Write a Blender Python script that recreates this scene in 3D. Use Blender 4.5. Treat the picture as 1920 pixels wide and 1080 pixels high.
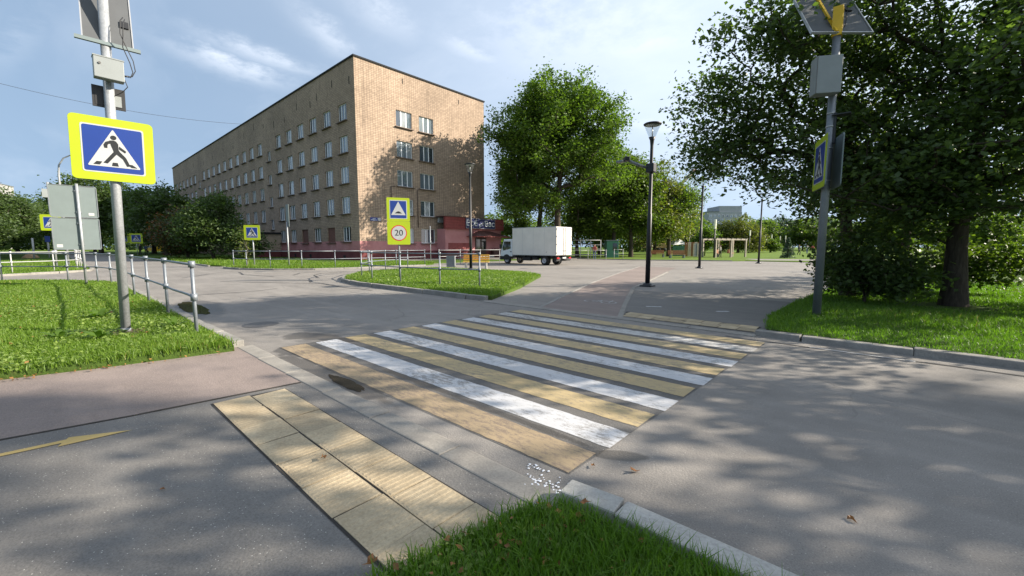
import bpy, bmesh, math, random
import numpy as np
from mathutils import Vector, Matrix, Quaternion

for o in list(bpy.data.objects):
    bpy.data.objects.remove(o)
SC = bpy.context.scene
COL = SC.collection
R = math.radians

# ------------------------------------------------------------------ camera
# world axes: X runs along the street, Y across it, camera stands at the origin
cam_d = bpy.data.cameras.new('camera')
cam_d.lens = 14.625
cam_d.sensor_width = 36
cam_d.sensor_fit = 'HORIZONTAL'
cam_d.clip_start = 0.05
cam_d.clip_end = 3000
cam = bpy.data.objects.new('camera', cam_d)
COL.objects.link(cam)
cam.location = (0, 0, 1.45)
cam.rotation_euler = (R(90 - 5.711), 0, R(42))
SC.camera = cam

# ------------------------------------------------------------------ sun and sky
SUN_EL, SUN_X, SUN_Y = 26.5, 0.735, 0.678           # direction towards the sun (horizontal part)
_h = math.hypot(SUN_X, SUN_Y)
SDIR = Vector((SUN_X / _h * math.cos(R(SUN_EL)), SUN_Y / _h * math.cos(R(SUN_EL)), math.sin(R(SUN_EL))))
sun_d = bpy.data.lights.new('sun', 'SUN')
sun_d.energy = 4.4
sun_d.angle = R(0.53)
sun_d.color = (1.0, 0.90, 0.76)
sun = bpy.data.objects.new('sun', sun_d)
COL.objects.link(sun)
sun.rotation_euler = SDIR.to_track_quat('Z', 'Y').to_euler()
sun.location = (30, 30, 40)

SKY_K, SKY_T, SKY_LIFT = 0.12, (1.12, 1.02, 0.92), (0.62, 0.50)
VEIL, CLOUD = (2.80, 3.14, 3.65, 1), (2.75, 2.98, 3.35, 1)
W = bpy.data.worlds.new('World')
SC.world = W
W.use_nodes = True
nt = W.node_tree
nt.nodes.clear()
def wn(t, **k):
    n = nt.nodes.new(t)
    for a, b in k.items():
        setattr(n, a, b)
    return n
wo = wn('ShaderNodeOutputWorld')
bg = wn('ShaderNodeBackground')
bg.inputs['Strength'].default_value = 0.142
sky = wn('ShaderNodeTexSky', sky_type='NISHITA', sun_disc=False)
sky.sun_elevation = R(SUN_EL)
sky.sun_rotation = math.atan2(SUN_X, SUN_Y)
sky.altitude = 100
sky.air_density = 1.0
sky.dust_density = 0.3
sky.ozone_density = 1.6
tc = wn('ShaderNodeTexCoord')
sep = wn('ShaderNodeSeparateXYZ')
nt.links.new(tc.outputs['Generated'], sep.inputs[0])
def wmath(op, a, b=None, clamp=False):
    n = wn('ShaderNodeMath', operation=op, use_clamp=clamp)
    for i, v in enumerate((a, b)):
        if v is None:
            continue
        if isinstance(v, (int, float)):
            n.inputs[i].default_value = v
        else:
            nt.links.new(v, n.inputs[i])
    return n.outputs[0]
zc = wmath('MAXIMUM', sep.outputs['Z'], 0.0)
# clear air after rain: the band of haze along the horizon is pressed down
zl = wmath('ADD', wmath('MULTIPLY', zc, SKY_LIFT[0]), SKY_LIFT[1])
cv = wn('ShaderNodeCombineXYZ')
nt.links.new(sep.outputs['X'], cv.inputs[0]); nt.links.new(sep.outputs['Y'], cv.inputs[1]); nt.links.new(zl, cv.inputs[2])
nv = wn('ShaderNodeVectorMath', operation='NORMALIZE')
nt.links.new(cv.outputs[0], nv.inputs[0]); nt.links.new(nv.outputs[0], sky.inputs[0])
den = wmath('ADD', zc, 0.12)
cx_ = wmath('DIVIDE', sep.outputs['X'], den)
cy_ = wmath('DIVIDE', sep.outputs['Y'], den)
comb = wn('ShaderNodeCombineXYZ')
nt.links.new(cx_, comb.inputs[0]); nt.links.new(cy_, comb.inputs[1])
mp = wn('ShaderNodeMapping')
mp.inputs['Rotation'].default_value = (0, 0, R(-62))
mp.inputs['Scale'].default_value = (0.55, 1.5, 1)
mp.inputs['Location'].default_value = (0.35, 0.1, 0)
nt.links.new(comb.outputs[0], mp.inputs[0])
nz = wn('ShaderNodeTexNoise')
nz.inputs['Scale'].default_value = 1.15
nz.inputs['Detail'].default_value = 9
nz.inputs['Roughness'].default_value = 0.56
nz.inputs['Distortion'].default_value = 0.35
nt.links.new(mp.outputs[0], nz.inputs['Vector'])
rmp = wn('ShaderNodeValToRGB')
rmp.color_ramp.elements[0].position = 0.47
rmp.color_ramp.elements[1].position = 0.78
nt.links.new(nz.outputs['Fac'], rmp.inputs[0])
nz2 = wn('ShaderNodeTexNoise')
nz2.inputs['Scale'].default_value = 0.55
nz2.inputs['Detail'].default_value = 4
nt.links.new(comb.outputs[0], nz2.inputs['Vector'])
rm2 = wn('ShaderNodeValToRGB')
rm2.color_ramp.elements[0].position = 0.40
rm2.color_ramp.elements[1].position = 0.62
nt.links.new(nz2.outputs['Fac'], rm2.inputs[0])
cl = wmath('MULTIPLY', rmp.outputs[0], rm2.outputs[0])
# single drifting streaks: (centre, 2x2 shape matrix, density) on the cloud deck
STREAKS = [(-2.034, 0.551, 0.645, 5.604, -12.348, -1.065, 0.75),
           (-1.883, 0.608, 0.89, 5.853, -17.88, -0.107, 0.65),
           (-1.574, 0.714, 0.231, 7.772, -17.437, -9.635, 0.5),
           (-1.348, 0.806, 1.336, 7.862, -14.995, -2.591, 0.45),
           (-1.286, 1.19, 4.424, 7.553, -21.366, 4.565, 0.55),
           (-0.87, 1.449, 2.341, 1.237, -1.872, 3.05, 0.55),
           (-0.793, 1.603, 4.405, 1.675, -4.303, 10.585, 0.6),
           (-1.02, 2.384, 5.253, 2.497, -13.043, 9.287, 0.6),
           (-2.36, -0.023, 1.216, 5.969, -6.412, 20.231, 0.15)]
stk = None
ns = wn('ShaderNodeTexNoise')
ns.inputs['Scale'].default_value = 9.0; ns.inputs['Detail'].default_value = 7; ns.inputs['Roughness'].default_value = 0.62
nt.links.new(comb.outputs[0], ns.inputs['Vector'])
ws_ = wmath('ADD', wmath('MULTIPLY', ns.outputs['Fac'], 3.0), -1.5)
for (px_, py_, m0, m1, m2, m3, kd) in STREAKS:
    dx_ = wmath('SUBTRACT', cx_, px_); dy_ = wmath('SUBTRACT', cy_, py_)
    u_ = wmath('ADD', wmath('MULTIPLY', dx_, m0), wmath('MULTIPLY', dy_, m1))
    v_ = wmath('ADD', wmath('MULTIPLY', dx_, m2), wmath('MULTIPLY', dy_, m3))
    w_ = wmath('ADD', wmath('MULTIPLY', nz.outputs['Fac'], 1.6), -0.8)
    u_ = wmath('ADD', u_, w_); v_ = wmath('ADD', v_, ws_)
    r2_ = wmath('ADD', wmath('MULTIPLY', u_, u_), wmath('MULTIPLY', v_, v_))
    g_ = wmath('POWER', 2.718, wmath('MULTIPLY', r2_, -0.9))
    g_ = wmath('MULTIPLY', g_, kd)
    stk = g_ if stk is None else wmath('MAXIMUM', stk, g_)
stk = wmath('MULTIPLY', stk, wmath('ADD', wmath('MULTIPLY', ns.outputs['Fac'], 2.4), -0.35), True)
cl = wmath('MAXIMUM', wmath('MULTIPLY', cl, 0.45), stk)
# thin out towards the horizon; a low sun behind thin cloud brightens the sunward half of the sky
low = wmath('MULTIPLY', sep.outputs['Z'], 6.0, True)
cl = wmath('MULTIPLY', cl, low)
clf = wmath('MULTIPLY', cl, 0.85, True)
# thin high veil: it scatters the low sun forward, so the sunward half of the sky is paler
sd = wn('ShaderNodeVectorMath', operation='DOT_PRODUCT')
nt.links.new(tc.outputs['Generated'], sd.inputs[0])
sd.inputs[1].default_value = tuple(SDIR)
glow = wn('ShaderNodeMapRange', interpolation_type='SMOOTHSTEP')
glow.inputs[1].default_value = -0.62
glow.inputs[2].default_value = 0.9
nt.links.new(sd.outputs['Value'], glow.inputs[0])
def wcol(op, a, b):
    n = wn('ShaderNodeVectorMath', operation=op)
    for i, v in enumerate((a, b)):
        if isinstance(v, tuple): n.inputs[i].default_value = v
        else: nt.links.new(v, n.inputs[i])
    return n.outputs[0]
# soft shoulder, the way a phone camera holds a bright sky
soft = wcol('DIVIDE', sky.outputs[0], wcol('ADD', wcol('MULTIPLY', sky.outputs[0], (SKY_K,)*3), (1, 1, 1)))
soft = wcol('MULTIPLY', soft, SKY_T)
veil = wn('ShaderNodeMixRGB')
veil.inputs[2].default_value = VEIL
vz = wn('ShaderNodeTexNoise')
vz.inputs['Scale'].default_value = 1.3; vz.inputs['Detail'].default_value = 5
nt.links.new(comb.outputs[0], vz.inputs['Vector'])
vf = wmath('MULTIPLY', glow.outputs[0], wmath('ADD', wmath('MULTIPLY', vz.outputs['Fac'], 0.8), 0.35), True)
vf = wmath('MULTIPLY', vf, wmath('ADD', wmath('MULTIPLY', sep.outputs['Z'], 3.2, True), 0.15, True))
nt.links.new(vf, veil.inputs[0])
nt.links.new(soft, veil.inputs[1])
mixc = wn('ShaderNodeMixRGB')
mixc.inputs[2].default_value = CLOUD
nt.links.new(clf, mixc.inputs[0])
nt.links.new(veil.outputs[0], mixc.inputs[1])
nt.links.new(mixc.outputs[0], bg.inputs[0])
nt.links.new(bg.outputs[0], wo.inputs[0])

SC.view_settings.view_transform = 'Standard'
SC.view_settings.look = 'None'
SC.view_settings.gamma = 1
SC.view_settings.exposure = 1.42
SC.view_settings.use_curve_mapping = False
SC.render.engine = 'CYCLES'
SC.cycles.max_bounces = 4
SC.cycles.diffuse_bounces = 2
SC.cycles.glossy_bounces = 2
SC.cycles.transparent_max_bounces = 6
SC.cycles.sample_clamp_indirect = 6

# ------------------------------------------------------------------ helpers
def link(o, parent=None):
    COL.objects.link(o)
    if parent is not None:
        o.parent = parent
    return o

def tag(o, label=None, cat=None, group=None, kind=None):
    if label: o['label'] = label
    if cat: o['category'] = cat
    if group: o['group'] = group
    if kind: o['kind'] = kind
    return o

def thing(name, label, cat, loc=(0, 0, 0), rotz=0, group=None):
    o = bpy.data.objects.new(name, None)
    o.empty_display_size = 0.1
    COL.objects.link(o)
    o.location = loc
    o.rotation_euler = (0, 0, rotz)
    return tag(o, label, cat, group)

def dup(root, loc=None, rotz=None, label=None, parent=None):
    r = root.copy()
    COL.objects.link(r)
    if loc is not None: r.location = loc
    if rotz is not None: r.rotation_euler = (0, 0, rotz)
    if label: r['label'] = label
    if parent is not None: r.parent = parent
    for ch in list(root.children):
        c = ch.copy(); COL.objects.link(c); c.parent = r
        for g in ch.children:
            d = g.copy(); COL.objects.link(d); d.parent = c
    return r

class MB:
    """collects simple shapes into one mesh"""
    def __init__(s):
        s.v = []; s.f = []; s.m = []; s.sm = []
    def add(s, vs, fs, mi=0, smooth=False):
        n = len(s.v)
        s.v += [tuple(v) for v in vs]
        for f in fs:
            s.f.append(tuple(i + n for i in f)); s.m.append(mi); s.sm.append(smooth)
    def box(s, x0, x1, y0, y1, z0, z1, mi=0):
        s.add([(x0,y0,z0),(x1,y0,z0),(x1,y1,z0),(x0,y1,z0),(x0,y0,z1),(x1,y0,z1),(x1,y1,z1),(x0,y1,z1)],
              [(0,3,2,1),(4,5,6,7),(0,1,5,4),(1,2,6,5),(2,3,7,6),(3,0,4,7)], mi)
    def cbox(s, c, d, mi=0):
        s.box(c[0]-d[0]/2, c[0]+d[0]/2, c[1]-d[1]/2, c[1]+d[1]/2, c[2]-d[2]/2, c[2]+d[2]/2, mi)
    def bbox(s, x0, x1, y0, y1, z0, z1, b=0.01, mi=0):
        """box with chamfered edges"""
        bm = bmesh.new()
        bmesh.ops.create_cube(bm, size=1)
        for v in bm.verts:
            v.co = Vector(((x0+x1)/2 + v.co.x*(x1-x0), (y0+y1)/2 + v.co.y*(y1-y0), (z0+z1)/2 + v.co.z*(z1-z0)))
        bmesh.ops.bevel(bm, geom=list(bm.edges), offset=b, segments=2, affect='EDGES', profile=0.5)
        bm.verts.index_update()
        s.add([v.co[:] for v in bm.verts], [[v.index for v in f.verts] for f in bm.faces], mi)
        bm.free()
    def tube(s, pts, rad, n=10, mi=0, caps=True, smooth=True):
        pts = [Vector(p) for p in pts]
        if not hasattr(rad, '__len__'): rad = [rad]*len(pts)
        ref = None; vs = []
        for i, p in enumerate(pts):
            t = (pts[min(i+1, len(pts)-1)] - pts[max(i-1, 0)]).normalized()
            if ref is None:
                ref = Vector((0,0,1)) if abs(t.z) < 0.9 else Vector((1,0,0))
            a = t.cross(ref)
            if a.length < 1e-4: a = t.orthogonal()
            a.normalize(); b = t.cross(a).normalized(); ref = -b if False else a.cross(t)
            for k in range(n):
                an = 2*math.pi*k/n
                vs.append(p + (a*math.cos(an) + b*math.sin(an))*rad[i])
        fs = []
        for i in range(len(pts)-1):
            for k in range(n):
                k2 = (k+1) % n
                fs.append((i*n+k, i*n+k2, (i+1)*n+k2, (i+1)*n+k))
        s.add(vs, fs, mi, smooth)
        if caps:
            m = len(s.v) - len(vs)
            s.f.append(tuple(m+k for k in reversed(range(n)))); s.m.append(mi); s.sm.append(False)
            s.f.append(tuple(m+(len(pts)-1)*n+k for k in range(n))); s.m.append(mi); s.sm.append(False)
    def lathe(s, prof, c=(0,0,0), n=16, mi=0, smooth=True):
        vs = []; fs = []
        for r, z in prof:
            for k in range(n):
                an = 2*math.pi*k/n
                vs.append((c[0]+r*math.cos(an), c[1]+r*math.sin(an), c[2]+z))
        for i in range(len(prof)-1):
            for k in range(n):
                k2 = (k+1) % n
                fs.append((i*n+k, i*n+k2, (i+1)*n+k2, (i+1)*n+k))
        s.add(vs, fs, mi, smooth)
    def prism(s, poly, z0, z1, mi=0):
        n = len(poly)
        a = sum(poly[i][0]*poly[(i+1)%n][1]-poly[(i+1)%n][0]*poly[i][1] for i in range(n))
        if a < 0: poly = poly[::-1]
        vs = [(x,y,z0) for x,y in poly] + [(x,y,z1) for x,y in poly]
        fs = [tuple(reversed(range(n))), tuple(range(n, 2*n))]
        fs += [(i, (i+1)%n, n+(i+1)%n, n+i) for i in range(n)]
        s.add(vs, fs, mi)
    def plate(s, poly, y0, y1, mi=0):
        """polygon in the x-z plane extruded from y0 (front) to y1 (back)"""
        n = len(poly)
        a = sum(poly[i][0]*poly[(i+1)%n][1]-poly[(i+1)%n][0]*poly[i][1] for i in range(n))
        if a < 0: poly = poly[::-1]
        vs = [(x,y0,z) for x,z in poly] + [(x,y1,z) for x,z in poly]
        fs = [tuple(range(n)), tuple(reversed(range(n, 2*n)))]
        fs += [((i+1)%n, i, n+i, n+(i+1)%n) for i in range(n)]
        s.add(vs, fs, mi)
    def build(s, name, mats, parent=None, loc=None, rot=None):
        me = bpy.data.meshes.new(name)
        me.from_pydata(s.v, [], s.f)
        if not isinstance(mats, (list, tuple)): mats = [mats]
        for m in mats: me.materials.append(m)
        me.polygons.foreach_set('material_index', s.m)
        me.polygons.foreach_set('use_smooth', s.sm)
        me.update()
        o = bpy.data.objects.new(name, me)
        link(o, parent)
        if loc is not None: o.location = loc
        if rot is not None: o.rotation_euler = rot
        return o

def fast_mesh(name, verts, faces, mat, parent=None, var=None, smooth=False):
    """numpy verts (N,3) and faces (M,k)"""
    me = bpy.data.meshes.new(name)
    k = faces.shape[1]
    me.vertices.add(len(verts)); me.vertices.foreach_set('co', verts.astype(np.float32).ravel())
    me.loops.add(faces.size); me.loops.foreach_set('vertex_index', faces.astype(np.int32).ravel())
    me.polygons.add(len(faces))
    me.polygons.foreach_set('loop_start', np.arange(0, faces.size, k, dtype=np.int32))
    me.polygons.foreach_set('loop_total', np.full(len(faces), k, dtype=np.int32))
    me.materials.append(mat)
    if smooth: me.polygons.foreach_set('use_smooth', np.ones(len(faces), dtype=bool))
    if var is not None:
        at = me.attributes.new('var', 'FLOAT', 'FACE')
        at.data.foreach_set('value', var.astype(np.float32))
    me.update(calc_edges=True)
    o = bpy.data.objects.new(name, me)
    return link(o, parent)

def rrect(w, h, r, n=5, cx=0, cz=0):
    out = []
    for (sx, sz, a0) in ((1,1,0),(-1,1,90),(-1,-1,180),(1,-1,270)):
        for k in range(n+1):
            a = R(a0 + 90*k/n)
            out.append((cx+sx*(w/2-r)+r*math.cos(a), cz+sz*(h/2-r)+r*math.sin(a)))
    return out
def circ(cx, cz, rx, rz=None, n=28):
    rz = rz or rx
    return [(cx+rx*math.cos(2*math.pi*k/n), cz+rz*math.sin(2*math.pi*k/n)) for k in range(n)]

# ------------------------------------------------------------------ materials
class NT:
    def __init__(s, name):
        s.mat = bpy.data.materials.new(name); s.mat.use_nodes = True
        s.t = s.mat.node_tree; s.t.nodes.clear()
        s.out = s.n('ShaderNodeOutputMaterial')
        s.p = s.n('ShaderNodeBsdfPrincipled')
        s.l(s.p.outputs[0], s.out.inputs[0])
    def n(s, t, **k):
        n = s.t.nodes.new(t)
        for a, b in k.items(): setattr(n, a, b)
        return n
    def l(s, a, b): s.t.links.new(a, b)
    def set(s, sock, v):
        if isinstance(v, (int, float)): sock.default_value = v
        elif isinstance(v, tuple): sock.default_value = v if len(v) == len(sock.default_value) else v + (1,)
        else: s.l(v, sock)
    def coord(s, kind='Object'):
        return s.n('ShaderNodeTexCoord').outputs[kind]
    def pos(s):
        return s.n('ShaderNodeNewGeometry').outputs['Position']
    def noise(s, vec, scale, detail=4, rough=0.55, dist=0, w=None):
        n = s.n('ShaderNodeTexNoise')
        n.inputs['Scale'].default_value = scale; n.inputs['Detail'].default_value = detail
        n.inputs['Roughness'].default_value = rough; n.inputs['Distortion'].default_value = dist
        s.l(vec, n.inputs['Vector']); return n.outputs['Fac']
    def ramp(s, fac, *stops):
        n = s.n('ShaderNodeValToRGB'); cr = n.color_ramp
        while len(cr.elements) < len(stops): cr.elements.new(0.5)
        for e, (p, c) in zip(cr.elements, stops):
            e.position = p
            e.color = (c, c, c, 1) if isinstance(c, (int, float)) else (tuple(c) + (1,))[:4]
        s.l(fac, n.inputs[0]); return n.outputs[0]
    def mix(s, fac, a, b, mode='MIX'):
        n = s.n('ShaderNodeMixRGB', blend_type=mode)
        s.set(n.inputs[0], fac); s.set(n.inputs[1], a); s.set(n.inputs[2], b); return n.outputs[0]
    def math(s, op, a, b=None, clamp=False):
        n = s.n('ShaderNodeMath', operation=op, use_clamp=clamp)
        s.set(n.inputs[0], a)
        if b is not None: s.set(n.inputs[1], b)
        return n.outputs[0]
    def scale(s, vec, sx, sy, sz, rot=(0,0,0)):
        n = s.n('ShaderNodeMapping'); n.inputs['Scale'].default_value = (sx, sy, sz)
        n.inputs['Rotation'].default_value = rot
        s.l(vec, n.inputs[0]); return n.outputs[0]
    def bump(s, h, strength=0.3, dist=0.01):
        n = s.n('ShaderNodeBump'); n.inputs['Strength'].default_value = strength
        n.inputs['Distance'].default_value = dist; s.l(h, n.inputs['Height'])
        s.l(n.outputs[0], s.p.inputs['Normal'])
    def fin(s, col=None, rough=None, metal=None, spec=None):
        if col is not None: s.set(s.p.inputs['Base Color'], col)
        if rough is not None: s.set(s.p.inputs['Roughness'], rough)
        if metal is not None: s.set(s.p.inputs['Metallic'], metal)
        if spec is not None: s.set(s.p.inputs['Specular IOR Level'], spec)
        return s.mat

def paint(name, col, rough=0.5, var=0.12, scale=6, metal=0, spec=0.5):
    m = NT(name); v = m.coord()
    f = m.noise(v, scale, 5)
    k = m.ramp(f, (0.3, 1-var), (0.7, 1+var))
    return m.fin(m.mix(1, col, k, 'MULTIPLY'), rough, metal, spec)

def asphalt(name, c0, c1, spec_amt=0.5, scale=1.0, damp=(), stain=0.18, crack=0.0):
    m = NT(name); v = m.pos()
    big = m.noise(v, 0.35*scale, 5, 0.6)
    mid = m.noise(v, 2.3, 6, 0.65)
    col = m.ramp(m.math('ADD', m.math('MULTIPLY', big, 0.6), m.math('MULTIPLY', mid, 0.4)), (0.36, c0), (0.64, c1))
    fine = m.noise(v, 120, 3, 0.7)
    col = m.mix(1, col, m.ramp(fine, (0.3, 0.72), (0.72, 1.28)), 'MULTIPLY')
    vo = m.n('ShaderNodeTexVoronoi'); vo.inputs['Scale'].default_value = 62; m.l(v, vo.inputs['Vector'])
    chip = m.math('LESS_THAN', vo.outputs['Distance'], 0.17)
    rnd = m.n('ShaderNodeSeparateColor'); m.l(vo.outputs['Color'], rnd.inputs[0])
    pick = m.math('GREATER_THAN', rnd.outputs[0], 0.82)
    pale = m.math('MULTIPLY', chip, pick)
    col = m.mix(m.math('MULTIPLY', pale, spec_amt), col, (0.55, 0.52, 0.47))
    dk = m.math('MULTIPLY', chip, m.math('LESS_THAN', rnd.outputs[0], 0.10))
    col = m.mix(m.math('MULTIPLY', dk, 0.6), col, (0.03, 0.03, 0.03))
    # oil drips and old stains
    st = m.ramp(m.noise(v, 0.9, 7, 0.7, 0.6), (0.60, 0.0), (0.74, 1.0))
    col = m.mix(m.math('MULTIPLY', st, stain), col, (0.06, 0.055, 0.05))
    # dusty lighter streaks along the traffic and a web of hairline cracks
    tr = m.ramp(m.noise(m.scale(v, 0.22, 2.4, 1), 1.0, 5, 0.6), (0.50, 0.0), (0.72, 0.30))
    col = m.mix(tr, col, tuple(min(1, c*1.35) for c in c1))
    vc = m.n('ShaderNodeTexVoronoi', feature='DISTANCE_TO_EDGE'); vc.inputs['Scale'].default_value = 0.55
    wob = m.n('ShaderNodeMixRGB', blend_type='ADD'); wob.inputs[0].default_value = 0.35
    nw = m.n('ShaderNodeTexNoise'); nw.inputs['Scale'].default_value = 2.2; nw.inputs['Detail'].default_value = 6; m.l(v, nw.inputs['Vector'])
    m.l(v, wob.inputs[1]); m.l(nw.outputs['Color'], wob.inputs[2]); m.l(wob.outputs[0], vc.inputs['Vector'])
    ck = m.math('MULTIPLY', m.math('LESS_THAN', vc.outputs['Distance'], 0.0045), m.ramp(m.noise(v, 0.33, 3), (0.52, 0.0), (0.60, crack)))
    col = m.mix(ck, col, (0.04, 0.036, 0.032))
    rough = m.ramp(mid, (0.3, 0.78), (0.7, 0.92))
    if damp:
        sp = m.n('ShaderNodeSeparateXYZ'); m.l(v, sp.inputs[0])
        wn1 = m.noise(v, 3.0, 6, 0.65)
        tot = None
        for (dx, dy, rx, ry, rot) in damp:
            ux = m.math('SUBTRACT', sp.outputs['X'], dx); uy = m.math('SUBTRACT', sp.outputs['Y'], dy)
            ca_, sa_ = math.cos(rot), math.sin(rot)
            p_ = m.math('ADD', m.math('MULTIPLY', ux, ca_/rx), m.math('MULTIPLY', uy, sa_/rx))
            q_ = m.math('ADD', m.math('MULTIPLY', ux, -sa_/ry), m.math('MULTIPLY', uy, ca_/ry))
            d2 = m.math('ADD', m.math('MULTIPLY', p_, p_), m.math('MULTIPLY', q_, q_))
            d2 = m.math('ADD', d2, m.math('MULTIPLY', m.math('SUBTRACT', wn1, 0.5), 3.2))
            f_ = m.ramp(d2, (0.62, 1.0), (1.0, 0.0))
            tot = f_ if tot is None else m.math('MAXIMUM', tot, f_)
        col = m.mix(m.math('MULTIPLY', tot, 0.62), col, (0.045, 0.038, 0.030))
        rough = m.mix(tot, rough, (0.42, 0.42, 0.42))
    m.bump(m.math('ADD', fine, m.math('MULTIPLY', vo.outputs['Distance'], 0.8)), 0.35, 0.006)
    return m.fin(col, rough, spec=0.35)

M = {}
M['asphalt'] = asphalt('asphalt', (0.168, 0.153, 0.137), (0.245, 0.226, 0.203))
DAMP = [(-6.85,2.75,0.62,0.30,0.5),(-6.2,3.02,0.5,0.12,0.25),(-4.7,2.0,1.5,0.17,0.0),(-4.2,2.02,0.7,0.16,0.0),(-12.1,2.3,2.0,0.5,-0.1),(-1.3,2.56,0.22,0.07,0.6),(-2.3,2.53,0.8,0.05,0.0),(-5.9,2.2,0.5,0.2,0.2),(-3.6,2.55,0.8,0.05,0.0)]
M['asphalt_road'] = asphalt('asphalt_road', (0.158, 0.146, 0.132), (0.238, 0.220, 0.199), damp=DAMP, crack=0.35)
M['asphalt_path'] = asphalt('asphalt_path', (0.120, 0.113, 0.105), (0.178, 0.167, 0.152), 0.9)
M['asphalt_red'] = asphalt('asphalt_red', (0.170, 0.138, 0.122), (0.238, 0.192, 0.170), 0.2)

def concrete(name, c0, c1):
    m = NT(name); v = m.pos()
    f = m.noise(v, 3, 8, 0.7); g = m.noise(v, 60, 4, 0.7)
    col = m.ramp(f, (0.3, c0), (0.7, c1))
    col = m.mix(1, col, m.ramp(g, (0.3, 0.8), (0.7, 1.15)), 'MULTIPLY')
    m.bump(g, 0.4, 0.004)
    return m.fin(col, 0.9)
M['kerb'] = concrete('kerb_concrete', (0.16, 0.152, 0.138), (0.30, 0.285, 0.255))
M['kerb_pale'] = concrete('pale_kerb_concrete', (0.27, 0.26, 0.235), (0.44, 0.425, 0.39))
M['kerb_flush'] = concrete('flush_kerb_concrete', (0.19, 0.175, 0.155), (0.29, 0.27, 0.235))
M['concrete'] = concrete('concrete', (0.35, 0.34, 0.31), (0.5, 0.48, 0.45))

def road_paint(name, col, wear, base=(0.14, 0.125, 0.105), thr=0.5):
    m = NT(name); v = m.pos()
    w = m.scale(v, 1.0, 2.6, 1)
    n1 = m.noise(w, 9, 8, 0.75); n2 = m.noise(v, 1.2, 4); n3 = m.noise(w, 70, 4, 0.8)
    s = m.math('ADD', m.math('MULTIPLY', n1, 0.45), m.math('ADD', m.math('MULTIPLY', n2, 0.30), m.math('MULTIPLY', n3, 0.25)))
    f = m.ramp(s, (thr, 0.0), (thr + 0.07, 1.0))
    c = m.mix(1, col, m.ramp(n2, (0.3, 0.80), (0.7, 1.08)), 'MULTIPLY')
    c = m.mix(m.math('MULTIPLY', f, wear), c, base)
    m.bump(n3, 0.3, 0.003)
    return m.fin(c, 0.75)
M['white_paint'] = road_paint('white_road_paint', (0.50, 0.50, 0.505), 0.78, thr=0.50)
M['yellow_paint'] = road_paint('yellow_road_paint', (0.41, 0.315, 0.165), 0.75, thr=0.50)
M['yellow_dirty'] = road_paint('dirty_yellow_road_paint', (0.33, 0.25, 0.15), 0.8, (0.15, 0.115, 0.09), thr=0.47)
M['white_faint'] = road_paint('faint_white_road_paint', (0.50, 0.49, 0.47), 0.8, thr=0.47)
M['arrow_paint'] = road_paint('yellow_arrow_paint', (0.42, 0.31, 0.11), 0.6, thr=0.54)

def slab_mat():
    m = NT('tactile_slab'); v = m.pos()
    oi = m.n('ShaderNodeObjectInfo')
    f = m.noise(v, 2.5, 7, 0.7); g = m.noise(v, 55, 4, 0.75)
    col = m.ramp(f, (0.30, (0.32, 0.25, 0.155)), (0.70, (0.47, 0.385, 0.255)))
    col = m.mix(1, col, m.ramp(oi.outputs['Random'], (0, 0.82), (1, 1.12)), 'MULTIPLY')
    col = m.mix(1, col, m.ramp(g, (0.3, 0.75), (0.7, 1.15)), 'MULTIPLY')
    m.bump(g, 0.35, 0.003)
    return m.fin(col, 0.9)
M['slab'] = slab_mat()

def leaf_mat(name, c0, c1, c2=None, trans=0.42, c2amt=0.0):
    m = NT(name); m.t.nodes.remove(m.p)
    at = m.n('ShaderNodeAttribute'); at.attribute_name = 'var'
    v = m.pos()
    big = m.noise(v, 0.45, 3)
    f = m.math('ADD', m.math('MULTIPLY', at.outputs['Fac'], 0.6), m.math('MULTIPLY', big, 0.5))
    col = m.ramp(f, (0.15, c0), (0.85, c1))
    if c2:
        col = m.mix(m.math('MULTIPLY', m.math('GREATER_THAN', at.outputs['Fac'], 1 - c2amt), 1.0), col, c2)
    p = m.n('ShaderNodeBsdfPrincipled'); m.l(col, p.inputs['Base Color'])
    p.inputs['Roughness'].default_value = 0.5; p.inputs['Specular IOR Level'].default_value = 0.35
    tr = m.n('ShaderNodeBsdfTranslucent')
    m.l(m.mix(1, col, (1.5, 1.7, 0.55), 'MULTIPLY'), tr.inputs[0])
    mx = m.n('ShaderNodeMixShader'); mx.inputs[0].default_value = trans
    m.l(p.outputs[0], mx.inputs[1]); m.l(tr.outputs[0], mx.inputs[2])
    m.l(mx.outputs[0], m.out.inputs[0])
    return m.mat
M['leaf_dark'] = leaf_mat('leaf_dark', (0.038, 0.062, 0.024), (0.092, 0.140, 0.044), trans=0.42)
M['leaf_mid'] = leaf_mat('leaf_mid', (0.045, 0.080, 0.018), (0.115, 0.170, 0.030))
M['leaf_bright'] = leaf_mat('leaf_bright', (0.045, 0.088, 0.016), (0.115, 0.178, 0.030))
M['leaf_olive'] = leaf_mat('leaf_olive', (0.075, 0.090, 0.022), (0.150, 0.165, 0.045))
M['leaf_rust'] = leaf_mat('leaf_rust', (0.030, 0.045, 0.014), (0.065, 0.075, 0.022), (0.14, 0.055, 0.02), 0.3, 0.22)
M['leaf_gold'] = leaf_mat('leaf_gold', (0.10, 0.11, 0.02), (0.20, 0.19, 0.03), (0.40, 0.26, 0.03), 0.4, 0.3)
M['leaf_blue'] = leaf_mat('leaf_blue', (0.05, 0.085, 0.06), (0.10, 0.15, 0.10), trans=0.2)
M['grass'] = leaf_mat('grass_blades', (0.065, 0.125, 0.014), (0.160, 0.255, 0.030), (0.26, 0.23, 0.07), 0.40, 0.05)
M['grass_lush'] = leaf_mat('grass_lush', (0.055, 0.125, 0.014), (0.130, 0.235, 0.028), (0.24, 0.21, 0.08), 0.42, 0.03)
M['dry_leaf'] = leaf_mat('dry_leaf', (0.16, 0.065, 0.02), (0.30, 0.15, 0.05), trans=0.15)

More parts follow.
